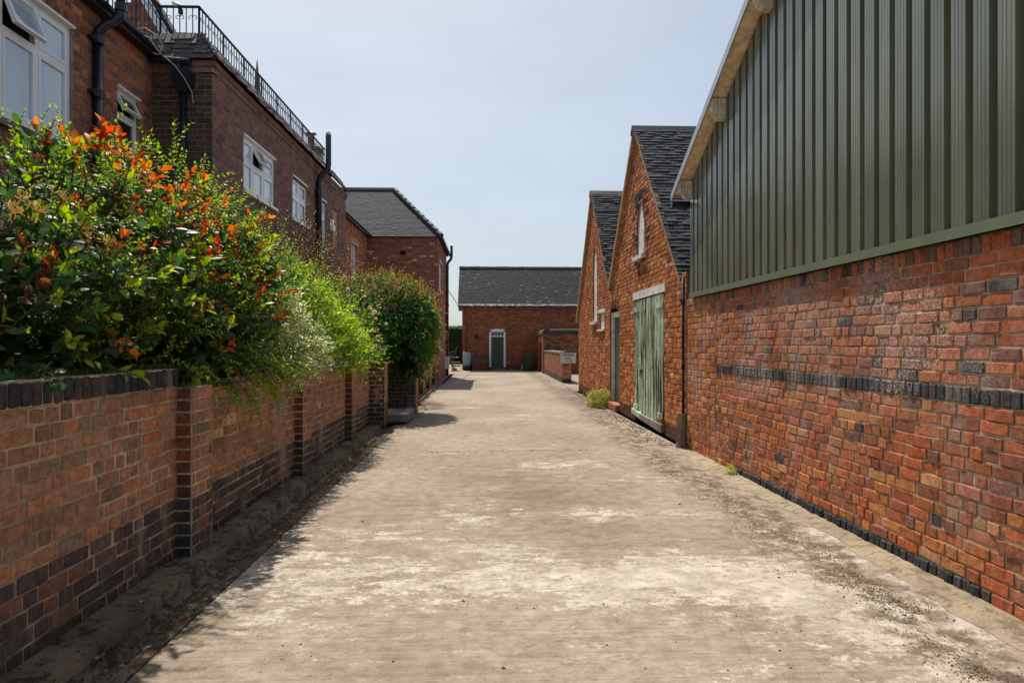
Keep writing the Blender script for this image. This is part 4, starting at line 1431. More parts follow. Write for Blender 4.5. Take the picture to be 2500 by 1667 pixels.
Vr2 = Vector((RX - .12, 0, RZ - 5.93)); ln2 = Vr2.length
tl.slope((.14, 0, 5.93), (0, 1, 0), Vr2, 5.9, TILE_DK, .1, .165, ln2, jit=.4, spans=lambda d: [(-.14 + (RY + .1) * d / ln2, 6.05 - (RY + .1) * d / ln2)])
tl.build()
mb = MB()
mb.add([(-6.5, -.12, 5.92), (.12, -.12, 5.92), (.12, 6.07, 5.92), (-6.5, 6.07, 5.92), (RX, RY, RZ), (-6.5, RY, RZ)], [(0, 1, 4, 5), (1, 2, 4), (2, 3, 5, 4), (3, 0, 5), (0, 3, 2, 1)])
mb.build('roof_deck', M['deck'], fh)
hipA, hipB = Vector((.14, -.12, 5.97)), Vector((RX, RY, RZ + .04))
n = 11
for i in range(n):
    a, b = hipB.lerp(hipA, i / n), hipB.lerp(hipA, (i + 1.08) / n)
    mb = MB(); mb.tube([a + Vector((0, 0, .012)), b + Vector((0, 0, .03))], [.1, .115], 6); mb.build('hip_tile', M['ridge_last'], fh)
for i in range(9):
    mb = MB(); mb.tube([(RX - i * .46, RY, RZ + .02), (RX - (i + 1) * .46 + .01, RY, RZ + .02)], [.1, .1], 6); mb.build('ridge_tile', M['stone'], fh)
mb = MB(); mb.tube([(.18, -.1, 5.95), (.18, 6.1, 5.98)], .05, 8); mb.build('gutter', M['black_pipe'], fh)
hp = thing('house_downpipe', 'tall black pipe on the far corner of the hipped house', 'pipe', (-1.87, 33.0, 0))
mb = MB(); mb.tube([(0, 0, 0), (0, 0, 5.35), (.03, 0, 5.5), (.16, 0, 5.65), (.2, 0, 5.78), (.2, 0, 6.28)], .065, 10); mb.build('pipe', M['black_pipe'], hp, True)
for zc in (1.6, 3.4, 5.2):
    mb = MB(); mb.tube([(0, 0, zc), (0, 0, zc + .08)], .08, 10); mb.build('collar', M['black_pipe'], hp)
mb = MB(); mb.lathe((.2, 0, 6.28), [(.06, 0), (.05, .06), (.01, .09)], 8); mb.build('cap', M['steel'], hp)
mbx = thing('meter_box', 'pale meter box low on the corner of the hipped house', 'meter box', (-1.96, 32.2, .42))
mb = MB(); mb.box(0, .2, -.25, .3, 0, .56); mb.build('box', M['sign'], mbx)
mb = MB(); mb.box(.2, .21, -.22, .27, .03, .53); mb.build('door', M['sign'], mbx)
cs = thing('chimney', 'brick chimney stack with a clay pot behind the far end of the railing', 'chimney', (-8.2, 32, 0))
bs = Bricks(cs, M['clean_o'], M['clean_s'], 'flat', 0)
pn = MB()
lay(bs, Fr((0, 0, 0), (1, 0, 0), (0, -1, 0)), 8.0, 10.6, .085, lambda z: [(-.4, .4)], lambda z, a: pick(BROWN), .236, .011, 'flemish', (.004, .009), pn, 0)
lay(bs, Fr((.4, 0, 0), (0, 1, 0), (1, 0, 0)), 8.0, 10.6, .085, lambda z: [(0, .6)], lambda z, a: pick(BROWN), .236, .011, 'flemish', (.004, .009), pn, 0)
pn.box(-.4, .25, .15, .6, 6.0, 10.6)
pn.build('mortar', M['mortar'], cs); bs.build()
mb = MB(); mb.box(-.48, .48, -.08, .68, 10.6, 10.72); mb.build('cap', M['stone'], cs)
mb = MB(); mb.lathe((0, .3, 10.72), [(.17, 0), (.15, .1), (.13, .5), (.17, .56), (.17, .62)], 14); mb.build('pot', M['sandstone'], cs)
mb = MB(); mb.lathe((0, .3, 11.4), [(.27, 0), (.2, .06), (.02, .1)], 14); mb.tube([(.1, .3, 11.3), (.1, .3, 11.42)], .015); mb.tube([(-.1, .3, 11.3), (-.1, .3, 11.42)], .015); mb.build('cowl', M['iron'], cs)
st = thing('turret_spire', 'thin grey slate spire rising behind the roof railing', 'spire', (-11.25, 34, 0))
mb = MB(); mb.lathe((0, 0, 0), [(1.0, 0), (1.0, 9.0), (1.15, 9.2)], 8); mb.build('turret', M['core'], st)
mb = MB(); mb.lathe((0, 0, 9.2), [(1.2, 0), (.62, 1.9), (.2, 4.4), (.02, 6.3)], 8); mb.build('roof', plain('slate', (.1, .105, .12), .6, .4, .25, 6), st)
# ---------------------------------------------------------------- barn across the end of the yard
bn = thing('brick_barn', 'long low brick barn with dark tiled roof closing the far end of the yard', 'barn', (0, 41, 0))
f1 = Fr((0, 0, 0), (1, 0, 0), (0, -1, 0))
bs = Bricks(bn, M['clean_o'], M['clean_s'], 'flat', 0)
pn = MB()
def bn_spans(z):
    h = []
    if z < 2.5:
        hw = .505 if z < 2.36 else .505 * (1 - ((z - 2.36) / .14) ** 1.5)
        h.append((.675 - hw, .675 + hw))
    return cut(-1.43, 9.0, h)
lay(bs, f1, 0, 3.62, .085, bn_spans, lambda z, a: pick(BARN) if z > .35 else pick([((.16, .06, .045), 2), ((.1, .06, .05), 1), ((.25, .16, .13), .5)]), .236, .012, 'flemish', (.004, .012), pn, .003)
lay(bs, Fr((0, -.04, 0), (1, 0, 0), (0, -1, 0)), 3.62, 3.705, .085, lambda z: [(-1.47, 9)], lambda z, a: pick(BARN), .236, .03, 'header', (.02, .03), pn, .003)
lay(bs, Fr((0, -.07, 0), (1, 0, 0), (0, -1, 0)), 3.705, 3.79, .085, lambda z: [(-1.5, 9)], lambda z, a: pick(BARN), .236, .012, 'flemish', (.004, .012), pn, .003)
lay(bs, Fr((-1.43, 0, 0), (0, 1, 0), (-1, 0, 0)), 0, 3.79, .085, lambda z: [(0, 5.2)], lambda z, a: pick(BARN), .236, .012, 'flemish', (.004, .012), pn, .003)
for i in range(11):   # soft brick arch over the door
    a = -.5 + i * .1
    bs.add(f1, .675 + 1.12 * math.sin(a) - .045, .675 + 1.12 * math.sin(a) + .045, 1.4 + 1.12 * math.cos(a) - .0, 1.4 + 1.12 * math.cos(a) + .2, .02, pick(BARN))
pn.build('mortar', M['mortar_c'], bn)
bs.build()
mb = MB()
mb.box(-1.27, 9, .16, 5.2, 0, 3.8)
mb.prism([(-1.43, 0, 3.79), (-1.43, 5.2, 3.79), (-1.43, 2.6, 6.35)], (.2, 0, 0))
mb.build('wall', M['core'], bn)
tl = Tiles(bn, M['tile_o'], M['tile_s'], 0, 19)
V = Vector((0, 2.78, 2.62)); ln = V.length
tl.slope((-1.70, -.2, 3.80), (1, 0, 0), V, 10.7, TILE_DK + [((.16, .16, .15), .25)], .1, .165, ln, jit=.55)
tl.slope((-1.70, -.23, 3.80), (1, 0, 0), V, 10.7, [((.3, .29, .27), 3), ((.2, .2, .19), 2), ((.1, .1, .1), 2)], .08, .165, .17, jit=2, up=.045)
tl.build()
mb = MB()
mb.prism([(-1.68, -.17, 3.79), (-1.68, 2.6, 6.4), (-1.68, 5.35, 3.79)], (10.7, 0, 0))
mb.build('roof_deck', M['iron'], bn)
for i in range(23):
    mb = MB(); r = random.Random(i)
    mb.tube([(-1.72 + i * .46, 2.6, 6.42 + r.uniform(-.012, .012)), (-1.72 + (i + 1) * .46 - .012, 2.6, 6.42 + r.uniform(-.012, .012))], .1, 6)
    mb.build('ridge_tile', M['stone'], bn)
mb = MB(); mb.fbox(f1, .30, 1.05, -.12, -.085, .1, 2.0); dr = mb.build('plank_door', M['green_door'], bn)
for i in range(6):
    mb = MB(); mb.fbox(f1, .302 + i * .125, .302 + i * .125 + .118, -.085, -.075, .12, 1.99); mb.build('plank', M['green_door'], dr)
mb = MB(); mb.fbox(f1, .62, .74, -.07, -.055, 1.34, 1.38); mb.fbox(f1, .31, .36, -.07, -.03, 1.0, 1.2); mb.build('handle', M['iron'], dr)
mb = MB()
mb.fbox(f1, .18, .30, -.12, .01, .17, 2.38)
mb.fbox(f1, 1.05, 1.17, -.12, .01, .17, 2.38)
mb.fbox(f1, .30, 1.05, -.12, .0, 2.0, 2.06)
top = [(.18, 2.33), (1.17, 2.33)] + [(.675 + .495 * math.cos(a), 2.36 + .13 * math.sin(a)) for a in lin(0, math.pi, 12)]
mb.prism([f1.pt(a, -.12, z) for a, z in [(1.17, 2.30)] + top[2:] + [(.18, 2.30)]], (0, -.13, 0))
mb.build('door_frame', M['white'], bn)
fl_ = MB(); fl_.fbox(f1, .30, 1.05, -.12, -.10, 2.06, 2.33)
fo = fl_.build('fanlight', M['glass_dark'], bn)
for i in range(3):
    mb = MB(); x = .30 + .1875 * (i + 1); mb.fbox(f1, x - .013, x + .013, -.1, -.05, 2.06, 2.30); mb.build('glazing_bar', M['white'], fo)
mb = MB(); mb.fbox(f1, .2, 1.15, -.1, .12, .0, .1); mb.build('door_step', M['stone'], bn)
mb = MB(); mb.box(-1.66, -1.36, -.12, .02, 3.55, 3.78); mb.build('eaves_corbel', M['wood_grey'], bn)
bl = thing('barn_lamp', 'small black lantern on the barn wall beside the green door', 'wall lamp', (-.577, 40.93, 1.87))
mb = MB(); mb.lathe((0, -.06, 0), [(.02, 0), (.07, .06), (.085, .22), (.1, .23), (.03, .32), (.01, .34)], 8); mb.build('lantern', M['iron'], bl)
mb = MB(); mb.box(-.03, .03, -.02, .07, .1, .25); mb.build('bracket', M['iron'], bl)
bd = thing('barn_downpipe', 'brown downpipe at the left end of the barn front', 'pipe', (-1.2, 40.9, 0))
mb = MB(); mb.tube([(0, 0, 0), (0, 0, 3.5), (-.06, -.03, 3.75)], .045, 8); mb.build('pipe', M['rust'], bd, True)
wb = thing('water_butt', 'pale blue plastic water butt at the barn corner', 'barrel', (-1.13, 40.55, 0))
mb = MB(); mb.lathe((0, 0, .26), [(.2, 0), (.245, .08), (.258, .25), (.27, .27), (.258, .29), (.262, .45), (.27, .47), (.262, .49), (.255, .66), (.235, .8), (.21, .83)], 22)
mb.build('barrel', M['plastic_b'], wb, True)
mb = MB(); mb.lathe((0, 0, 0), [(.29, 0), (.27, .1), (.25, .27), (.2, .275)], 16); mb.tube([(0, -.25, .36), (.0, -.31, .34), (.0, -.32, .28)], .02); mb.build('stand', M['plastic_k'], wb)
tr = thing('stone_trough', 'long stone trough on a rusty brown plinth left of the barn door', 'trough', (-.32, 40.6, 0))
mb = MB()
mb.box(-.52, .5, -.3, .25, .44, .5); mb.box(-.52, .5, -.3, -.24, .5, .73); mb.box(-.52, .5, .19, .25, .5, .73); mb.box(-.52, -.45, -.24, .19, .5, .73); mb.box(.43, .5, -.24, .19, .5, .73)
mb.build('basin', plain('dark stone', (.09, .085, .08), .85, .2, .3, 8, .3), tr)
mb = MB()
for i in range(4):
    x0 = -.5 + i * .22
    mb.box(x0, x0 + .21, -.26, .2, .02, .44)
mb.build('plinth', M['rust'], tr)
wbn = thing('wheelie_bin', 'dark green wheelie bin against the barn wall right of the door', 'bin', (2.48, 40.5, 0))
mb = MB()
mb.hexa([(-.22, -.25, .06), (.22, -.25, .06), (.22, .25, .06), (-.22, .25, .06), (-.29, -.32, .93), (.29, -.32, .93), (.29, .32, .93), (-.29, .32, .93)])
mb.box(-.3, .3, -.34, .33, .9, .95)
mb.build('body', M['plastic_g'], wbn)
mb = MB()
mb.prism([(-.31, -.36, .95), (-.31, -.3, 1.0), (-.31, 0, 1.03), (-.31, .3, 1.01), (-.31, .36, .96)], (.62, 0, 0))
mb.build('lid', M['plastic_g'], wbn)
for x in (-.24, .24):
    mb = MB(); mb.tube([(x - .03, .25, .1), (x + .03, .25, .1)], .1, 14); mb.build('wheel', M['plastic_k'], wbn)
ot = thing('water_bottle', 'small pale bottle on the ground beside the wheelie bin', 'bottle', (2.14, 40.55, 0))
mb = MB(); mb.lathe((0, 0, 0), [(.06, 0), (.065, .05), (.065, .25), (.03, .33), (.03, .4)], 10); mb.build('body', M['plastic_b'], ot, True)
wr = thing('wooden_chair', 'broken weathered wooden chair leaning beside the blue water butt', 'chair', (-1.85, 40.4, 0))
mb = MB()
mb.tube([(-.42, -.1, 1.14), (-.1, -.1, .05)], .035, 5); mb.build('leg', M['wood_grey'], wr)
mb = MB(); mb.tube([(-.42, .35, 1.14), (-.1, .35, .05)], .035, 5); mb.build('leg', M['wood_grey'], wr)
mb = MB(); mb.tube([(-.2, -.1, 1.0), (.0, -.1, .1)], .03, 5); mb.build('leg', M['wood_grey'], wr)
for z, x in ((.75, -.2), (.45, -.12), (.25, -.08)):
    mb = MB(); mb.hexa([(x - .1, -.12, z), (x + .42, -.12, z), (x + .42, .38, z + .02), (x - .1, .38, z + .02), (x - .1, -.12, z + .04), (x + .42, -.12, z + .04), (x + .42, .38, z + .06), (x - .1, .38, z + .06)]); mb.build('slat', M['wood_grey'], wr)
mb = MB(); mb.hexa([(-.4, -.14, 1.02), (-.02, -.14, 1.12), (-.02, .4, 1.12), (-.4, .4, 1.02), (-.4, -.14, 1.06), (-.02, -.14, 1.18), (-.02, .4, 1.18), (-.4, .4, 1.06)]); mb.build('armrest', M['wood_grey'], wr)
mb = MB(); mb.tube([(-.05, .38, .9), (.12, .42, 1.42)], .03, 5); mb.build('post', M['wood_grey'], wr)
mb = MB(); mb.hexa([(-.2, -.35, 0), (.15, -.3, 0), (.15, .1, 0), (-.2, .1, 0), (-.14, -.3, .12), (.1, -.26, .12), (.1, .06, .12), (-.14, .06, .12)]); mb.build('foot', M['wood_grey'], wr)
oc = thing('overhead_cable', 'pair of thin overhead cables running from the hipped house to the barn eaves', 'cable', (-1.9, 34, 4.1))
for k in range(2):
    mb = MB(); mb.tube([(-.02, 0, .1 + k * .12), (.1, 3.0, -.02 + k * .05), (.25, 6.8, -.28)], .012, 4); mb.build('cable', M['cable_k'], oc)

# yard wall with rounded coping, and the low wall with the sign
M['cope'] = plain('dark coping brick', (.06, .05, .048), .8, .25, .35, 6)
yw = thing('yard_wall', 'brick yard wall with rounded dark coping and narrow black doorway beside the barn', 'wall', (3.05, 36.4, 0))
fa = Fr((0, 0, 0), (0, 1, 0), (-1, 0, 0))
fb = Fr((0, 0, 0), (1, 0, 0), (0, -1, 0))
bs = Bricks(yw, M['brick_o'], M['brick_s'], 'flat', 200)
pn = MB()
lay(bs, fa, 0, 2.1, .085, lambda z: cut(0, 4.55, [(1.0, 2.6)] if z < 1.72 else []), lambda z, a: pick(BARN), .236, .012, 'flemish', (.004, .012), pn, .003)
lay(bs, fb, 0, 2.1, .085, lambda z: [(0, 6)], lambda z, a: pick(BARN + [((.06, .05, .05), 1.2)]), .236, .012, 'flemish', (.004, .012), pn, .003)
pn.build('mortar', M['mortar_c'], yw); bs.build()
mb = MB(); mb.box(.15, .3, .16, 4.5, 1.75, 2.1); mb.box(.15, 6, .15, .3, 0, 2.1); mb.build('core', M['core'], yw)
mb = MB(); mb.box(.1, .13, 1.0, 2.6, 0, 1.75); mb.build('door', plain('black door', (.012, .014, .016), .6, .3, .2), yw)
for i in range(12):
    mb = MB()
    y0 = .05 + i * .38
    s_ = .0 if i < 8 else -.05 * (i - 7)
    pts = [(.15 + .2 * math.cos(a), y0, 2.1 + s_ + .28 * math.sin(a)) for a in lin(0, math.pi, 8)]
    mb.prism(pts, (0, .37, 0)); mb.build('coping_stone', M['cope'], yw)
for i in range(16):
    mb = MB()
    x0 = .36 + i * .36
    pts = [(x0, .15 - .2 * math.cos(a), 2.1 + .28 * math.sin(a)) for a in lin(0, math.pi, 8)]
    mb.prism(pts, (.35, 0, 0)); mb.build('coping_stone', M['cope'], yw)
lo = thing('low_brick_wall', 'low brick wall ending in a pier that carries the white sign', 'wall', (3.1, 27.6, 0))
bs = Bricks(lo, M['brick_o'], M['brick_s'], 'flat', 300)
pn = MB()
lw_pal = lambda z, a: pick([((.36, .17, .1), 3), ((.3, .12, .07), 2), ((.4, .22, .14), 1)]) if z > .25 else pick([((.12, .1, .07), 2), ((.2, .13, .09), 1)])
lay(bs, Fr((0, 0, 0), (0, 1, 0), (-1, 0, 0)), 0, 1.18, .0843, lambda z: [(0, 8.75)], lw_pal, .236, .014, 'flemish', (.004, .014), pn, .003)
lay(bs, Fr((0, 0, 0), (1, 0, 0), (0, -1, 0)), 0, 1.18, .0843, lambda z: [(0, .36)], lambda z, a: pick(ORANGE + BROWN) if z > .2 else pick(BLUE), .236, .012, 'flemish', (.004, .014), pn, .003)
pn.box(.15, .355, .15, 8.75, 0, 1.18)
pn.build('mortar', M['mortar'], lo); bs.build()
for i in range(12):
    mb = MB(); mb.box(-.03, .39, .02 + i * .73, .02 + i * .73 + .715, 1.18, 1.25); mb.build('coping_stone', M['stone'], lo)
mb = MB(); mb.box(.1, .3, -.02, .16, 1.25, 1.33); mb.build('cap', M['stone'], lo)
sg = thing('house_sign', 'white sign reading Springhill Barn with an arrow on the low wall pier', 'sign', (3.32, 27.55, 1.03))
mb = MB(); mb.box(-.315, .315, -.02, .0, -.225, .2); mb.build('board', M['sign'], sg)
mb = MB(); mb.box(-.325, .325, -.028, .01, .2, .235); mb.build('top_trim', M['ink'], sg)
# serif-style lettering as stroked glyphs on a 5 x 7 grid
GL = {'S': [[(4, 6), (3, 7), (1, 7), (0, 6), (0, 5), (1, 4), (3, 3), (4, 2), (4, 1), (3, 0), (1, 0), (0, 1)]],
      'p': [[(0, 5), (.8, 5), (.8, -2)], [(0, -2), (1.6, -2)], [(.8, 4), (2, 5), (3, 4.6), (3.6, 2.5), (3, .4), (2, 0), (.8, 1)]],
      'r': [[(0, 5), (.8, 5), (.8, 0)], [(0, 0), (1.7, 0)], [(.8, 3.6), (1.8, 5), (2.8, 4.8)]],
      'i': [[(0, 5), (.8, 5), (.8, 0)], [(0, 0), (1.6, 0)], [(.7, 6.6), (.9, 6.9)]],
      'n': [[(0, 5), (.8, 5), (.8, 0)], [(0, 0), (1.5, 0)], [(.8, 3.8), (1.8, 5), (2.8, 4.6), (3.1, 3.5), (3.1, 0)], [(2.5, 0), (3.8, 0)]],
      'g': [[(2.8, 4.8), (1.6, 5), (.5, 4.3), (.5, 2.8), (1.6, 2), (2.8, 2.8), (2.8, 4.2), (1.8, 5)], [(3.0, 4.9), (3.7, 5.1)], [(1, 2), (.4, 1), (2.6, .6), (3.4, -.4), (2.2, -1.8), (.8, -1.7), (.2, -.8), (1, .4)]],
      'h': [[(0, 7.4), (.8, 7.4), (.8, 0)], [(0, 0), (1.5, 0)], [(.8, 3.8), (1.8, 5), (2.8, 4.6), (3.1, 3.5), (3.1, 0)], [(2.5, 0), (3.8, 0)]],
      'l': [[(0, 7.4), (.8, 7.4), (.8, 0)], [(0, 0), (1.6, 0)]],
      'B': [[(0, 7), (3, 7), (4, 6), (4, 4.6), (3, 3.8), (1, 3.8)], [(3, 3.8), (4.4, 2.8), (4.4, 1), (3.2, 0), (0, 0)], [(1, 7), (1, 0)]],
      'a': [[(.5, 4.3), (1.6, 5), (2.7, 4.5), (2.9, 3.4), (2.9, .6), (3.6, .1)], [(2.9, 3), (1.2, 2.6), (.4, 1.4), (1, .1), (2, .2), (2.9, 1)]]}
ADV = {'S': 5.2, 'p': 4.6, 'r': 3.5, 'i': 2.4, 'n': 4.6, 'g': 4.4, 'h': 4.6, 'l': 2.4, 'B': 5.6, 'a': 4.4}
def word(wd_, cx, zb, k):
    tot = sum(ADV[c] for c in wd_)
    x = cx - tot * k / 2
    for c in wd_:
        mb = MB()
        for st_ in GL[c]:
            for (x0, z0), (x1, z1) in zip(st_, st_[1:]):
                d = Vector((x1 - x0, 0, z1 - z0)).normalized() * k * .25
                n_ = Vector((-d.z, 0, d.x)) * (1.9 if abs(z1 - z0) > abs(x1 - x0) * 1.5 else 1.1)
                a, b = Vector((x + x0 * k, -.024, zb + z0 * k)) - d, Vector((x + x1 * k, -.024, zb + z1 * k)) + d
                mb.prism([a - n_, b - n_, b + n_, a + n_], (0, .0035, 0))
        mb.build('letter', M['ink'], sg)
        x += ADV[c] * k
word('Springhill', 0, .07, .0132)
word('Barn', 0, -.065, .0132)
mb = MB(); mb.box(-.17, .1, -.024, -.0205, -.152, -.138); mb.prism([(.1, -.024, -.172), (.17, -.024, -.145), (.1, -.024, -.118)], (0, .0035, 0)); mb.build('arrow', M['ink'], sg)

# ---------------------------------------------------------------- left garden wall
gw = thing('garden_wall', 'weathered brown garden wall with blue brick coping and buttress piers along the gutter', 'wall', (-2.22, 6, 0))
fr = Fr((0, -6, 0), (0, 1, 0), (1, 0, 0))
bs = Bricks(gw, M['lime_o'], M['lime_s'], 'worn', 300)
pn = MB()
def gw_pal(z, a):
    k = .47 + .02 * math.sin(a * 3)
    if z < .1: return pick([((.1, .07, .055), 1), ((.07, .058, .05), 1)])
    if z < k: return pick(LOWBLUE)
    return pick(BROWN)
TOP = lambda a: 1.285 if a < 4.98 else 1.285 - .012 * (a - 5)
PIERS = [(4.98, 5.35), (7.98, 8.33), (10.86, 11.2)]
lay(bs, fr, .05, 1.285, .0858, lambda z: [(-1, 5.0)], gw_pal, .24, .013, 'garden', (.001, .011), pn, .011)
lay(bs, fr, .05, 1.24, .0858, lambda z: [(5.0, 13.3)], gw_pal, .24, .013, 'garden', (.001, .011), pn, .011)
soldier(bs, fr, 1.288, 1.42, -1, 5.0, lambda z, a: pick(BLUE + [((.1, .075, .065), 2)]), .083, .012, (.006, .016), pn, .22, .004)
for a0, a1 in PIERS + [(13.0, 13.4)]:
    d = .11 if a0 < 12 else .3
    top = 1.285 if a0 < 6 else 1.24
    f2 = Fr((d, -6, 0), (0, 1, 0), (1, 0, 0))
    f3 = Fr((0, a0 - 6, 0), (1, 0, 0), (0, -1, 0))
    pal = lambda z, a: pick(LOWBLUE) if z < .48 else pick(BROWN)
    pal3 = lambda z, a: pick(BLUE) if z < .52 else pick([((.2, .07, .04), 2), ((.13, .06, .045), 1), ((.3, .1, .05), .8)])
    lay(bs, f2, .05, top, .0858, lambda z: [(a0, a1)], pal, .24, .013, 'flemish', (.003, .009), pn, .005, .1)
    lay(bs, f3, .05, top, .0858, lambda z: [(.0, d)], pal3, .24, .013, 'stretcher', (.003, .008), pn, .004, .1)
f4 = Fr((0, 7.4, 0), (1, 0, 0), (0, 1, 0))
pn.box(-.24, -.16, -7, 7.35, 0, 1.28)
pn.build('mortar', M['mortar_l'], gw)
bs.build()
gp = thing('gate_pier', 'square brick gate pier with blue brick foot under the hanging creeper', 'pier', (-1.6, 15.55, 0))
bs = Bricks(gp, M['lime_o'], M['lime_s'], 'crisp', 120)
pn = MB()
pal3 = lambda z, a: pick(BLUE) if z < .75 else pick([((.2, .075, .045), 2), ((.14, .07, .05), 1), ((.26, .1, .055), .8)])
lay(bs, Fr((0, 0, 0), (1, 0, 0), (0, -1, 0)), 0, 1.35, .0858, lambda z: [(-.6, 0)], pal3, .24, .012, 'flemish', (.005, .012), pn, .004, .1)
lay(bs, Fr((0, 0, 0), (0, 1, 0), (1, 0, 0)), 0, 1.35, .0858, lambda z: [(0, .5)], lambda z, a: pick(BROWN), .24, .012, 'flemish', (.005, .012), pn, .004, .1)
pn.box(-.6, -.1, .1, .5, 0, 1.35); pn.box(-1.6, -.6, .25, .35, 0, 1.3)
pn.build('mortar', M['mortar'], gp); bs.build()
mb = MB(); mb.box(-.64, .04, -.04, .54, 1.35, 1.42); mb.build('cap', M['stone'], gp)
gs = thing('gate_step', 'grey stone step in the gateway of the left garden wall', 'step', (-1.75, 14.4, 0))
mb = MB(); mb.box(-.6, .2, -.9, .45, .06, .2); mb.build('slab', M['stone'], gs)
mb = MB(); mb.box(-.5, .1, -.8, .4, 0.0, .06); mb.build('riser', M['core'], gs)
mb = MB(); mb.box(.06, .2, -.9, .45, .2, .206); mb.build('nosing', plain('pale stone', (.33, .32, .3), .8, .2, .2, 6), gs)
gb = thing('pier_wall', 'low brick wall with blue brick piers from the gate pier to the hipped house', 'wall', (-2.05, 22, 0))
bs = Bricks(gb, M['lime_o'], M['lime_s'], 'crisp', 200)
pn = MB()
lay(bs, Fr((0, -22, 0), (0, 1, 0), (1, 0, 0)), 0, 1.2, .0858, lambda z: [(16.05, 28.0)], lambda z, a: pick(LOWBLUE) if z < .5 else pick(BROWN), .24, .012, 'flemish', (.005, .012), pn, .003)
for y in (18.4, 20.9, 23.4, 25.9):
    lay(bs, Fr((.13, -22, 0), (0, 1, 0), (1, 0, 0)), 0, 1.15, .0858, lambda z: [(y, y + .36)], lambda z, a: pick(BROWN), .24, .012, 'flemish', (.005, .012), pn, .003, .12)
    lay(bs, Fr((0, y - 22, 0), (1, 0, 0), (0, -1, 0)), 0, 1.15, .0858, lambda z: [(0, .13)], lambda z, a: pick(BLUE) if z < .55 else pick(HOUSE), .24, .012, 'stretcher', (.005, .012), pn, .003, .1)
pn.build('mortar', M['mortar'], gb); bs.build()

# ---------------------------------------------------------------- foliage machinery
NR = np.random.default_rng(11)
def leaf_shape(kind):
    """leaf along +x, normal +z; verts, quads, tris"""
    if kind == 'broad':
        st = [(0, .0), (.16, .19), (.42, .27), (.72, .2), (1.0, .0)]
        v, f = [], []
        for x, w in st:
            zc = -.16 * x * x
            v += [(x, -w, zc + .09 * w * 2), (x, 0, zc), (x, w, zc + .09 * w * 2)]
        for i in range(len(st) - 1):
            a = i * 3
            f += [(a, a + 3, a + 4, a + 1), (a + 1, a + 4, a + 5, a + 2)]
        return np.array(v), np.array(f)
    if kind == 'small':
        v = [(0, 0, 0), (.45, -.26, .05), (1, 0, -.12), (.45, .26, .05), (.5, 0, -.03)]
        f = [(0, 1, 4, 3), (1, 2, 3, 4)]
        return np.array(v), np.array(f)
    if kind == 'narrow':
        v = [(0, 0, 0), (.4, -.14, .03), (1, 0, -.2), (.4, .14, .03), (.5, 0, -.02)]
        f = [(0, 1, 4, 3), (1, 2, 3, 4)]
        return np.array(v), np.array(f)
    # lobed (ivy like)
    v = [(0, 0, 0), (.1, -.35, .04), (.35, -.5, -.02), (.5, -.28, .03), (1, 0, -.12), (.5, .28, .03), (.35, .5, -.02), (.1, .35, .04), (.4, 0, -.03)]
    f = [(0, 1, 2, 8), (8, 2, 3, 4), (8, 4, 5, 6), (0, 8, 6, 7)]
    return np.array(v), np.array(f)

def unit(a):
    return a / np.maximum(np.linalg.norm(a, axis=-1, keepdims=True), 1e-9)

class Leaves:
    def __init__(s, kind):
        s.kind = kind
        s.V, s.F = leaf_shape(kind)
        s.P, s.X, s.N, s.S, s.C = [], [], [], [], []
    def add(s, p, x, n, size, col):
        s.P.append(p); s.X.append(x); s.N.append(n); s.S.append(size); s.C.append(col)
    def build(s, parent, mat, name='foliage', n_obj=0, mat_obj=None, obj_name='leaf'):
        P, X, N, S_, C = map(np.array, (s.P, s.X, s.N, s.S, s.C))
        X = unit(X)
        N = unit(N - X * np.sum(N * X, axis=1, keepdims=True))
        Y = np.cross(N, X)
        loc = np.array(parent.location)
        top = np.zeros(len(P), bool)
        if n_obj:
            d = P - np.array(CAM)
            dist = np.linalg.norm(d, axis=1)
            vis = (np.abs(d[:, 0] / d[:, 1] - .035) < .76) & (np.abs(d[:, 2] / d[:, 1]) < .5)
            sc = S_ / dist * (.3 + np.abs(np.sum(N * unit(d), axis=1))) * vis * s.front(P)
            top[np.argsort(-sc)[:n_obj]] = True
            me = bpy.data.meshes.new(obj_name)
            me.from_pydata([tuple(v) for v in s.V], [], [tuple(f) for f in s.F])
            me.materials.append(mat_obj)
            me.polygons.foreach_set('use_smooth', [True] * len(me.polygons))
            for i in np.nonzero(top)[0]:
                o = bpy.data.objects.new(obj_name, me)
                COL.objects.link(o)
                o.parent = parent
                k = S_[i]
                o.matrix_local = Matrix(((X[i, 0] * k, Y[i, 0] * k, N[i, 0] * k, P[i, 0] - loc[0]), (X[i, 1] * k, Y[i, 1] * k, N[i, 1] * k, P[i, 1] - loc[1]), (X[i, 2] * k, Y[i, 2] * k, N[i, 2] * k, P[i, 2] - loc[2]), (0, 0, 0, 1)))
                o.color = (*C[i], 1)
        r = ~top
        P, X, Y, N, S_, C = P[r], X[r], Y[r], N[r], S_[r], C[r]
        nv, nf = len(s.V), len(s.F)
        B = np.stack([X, Y, N], axis=1) * S_[:, None, None]
        VV = np.einsum('vk,nkj->nvj', s.V, B) + (P - loc)[:, None, :]
        FF = (s.F[None] + (np.arange(len(P)) * nv)[:, None, None]).reshape(-1, 4)
        return np_mesh(name, VV.reshape(-1, 3), [FF], np.repeat(C, nf, axis=0), mat, parent, smooth=True)
    def front(s, P):
        return 1.0

def in_blobs(p, blobs):
    return min(math.sqrt(sum(((p[i] - c[i]) / r_[i]) ** 2 for i in range(3))) for c, r_ in blobs)

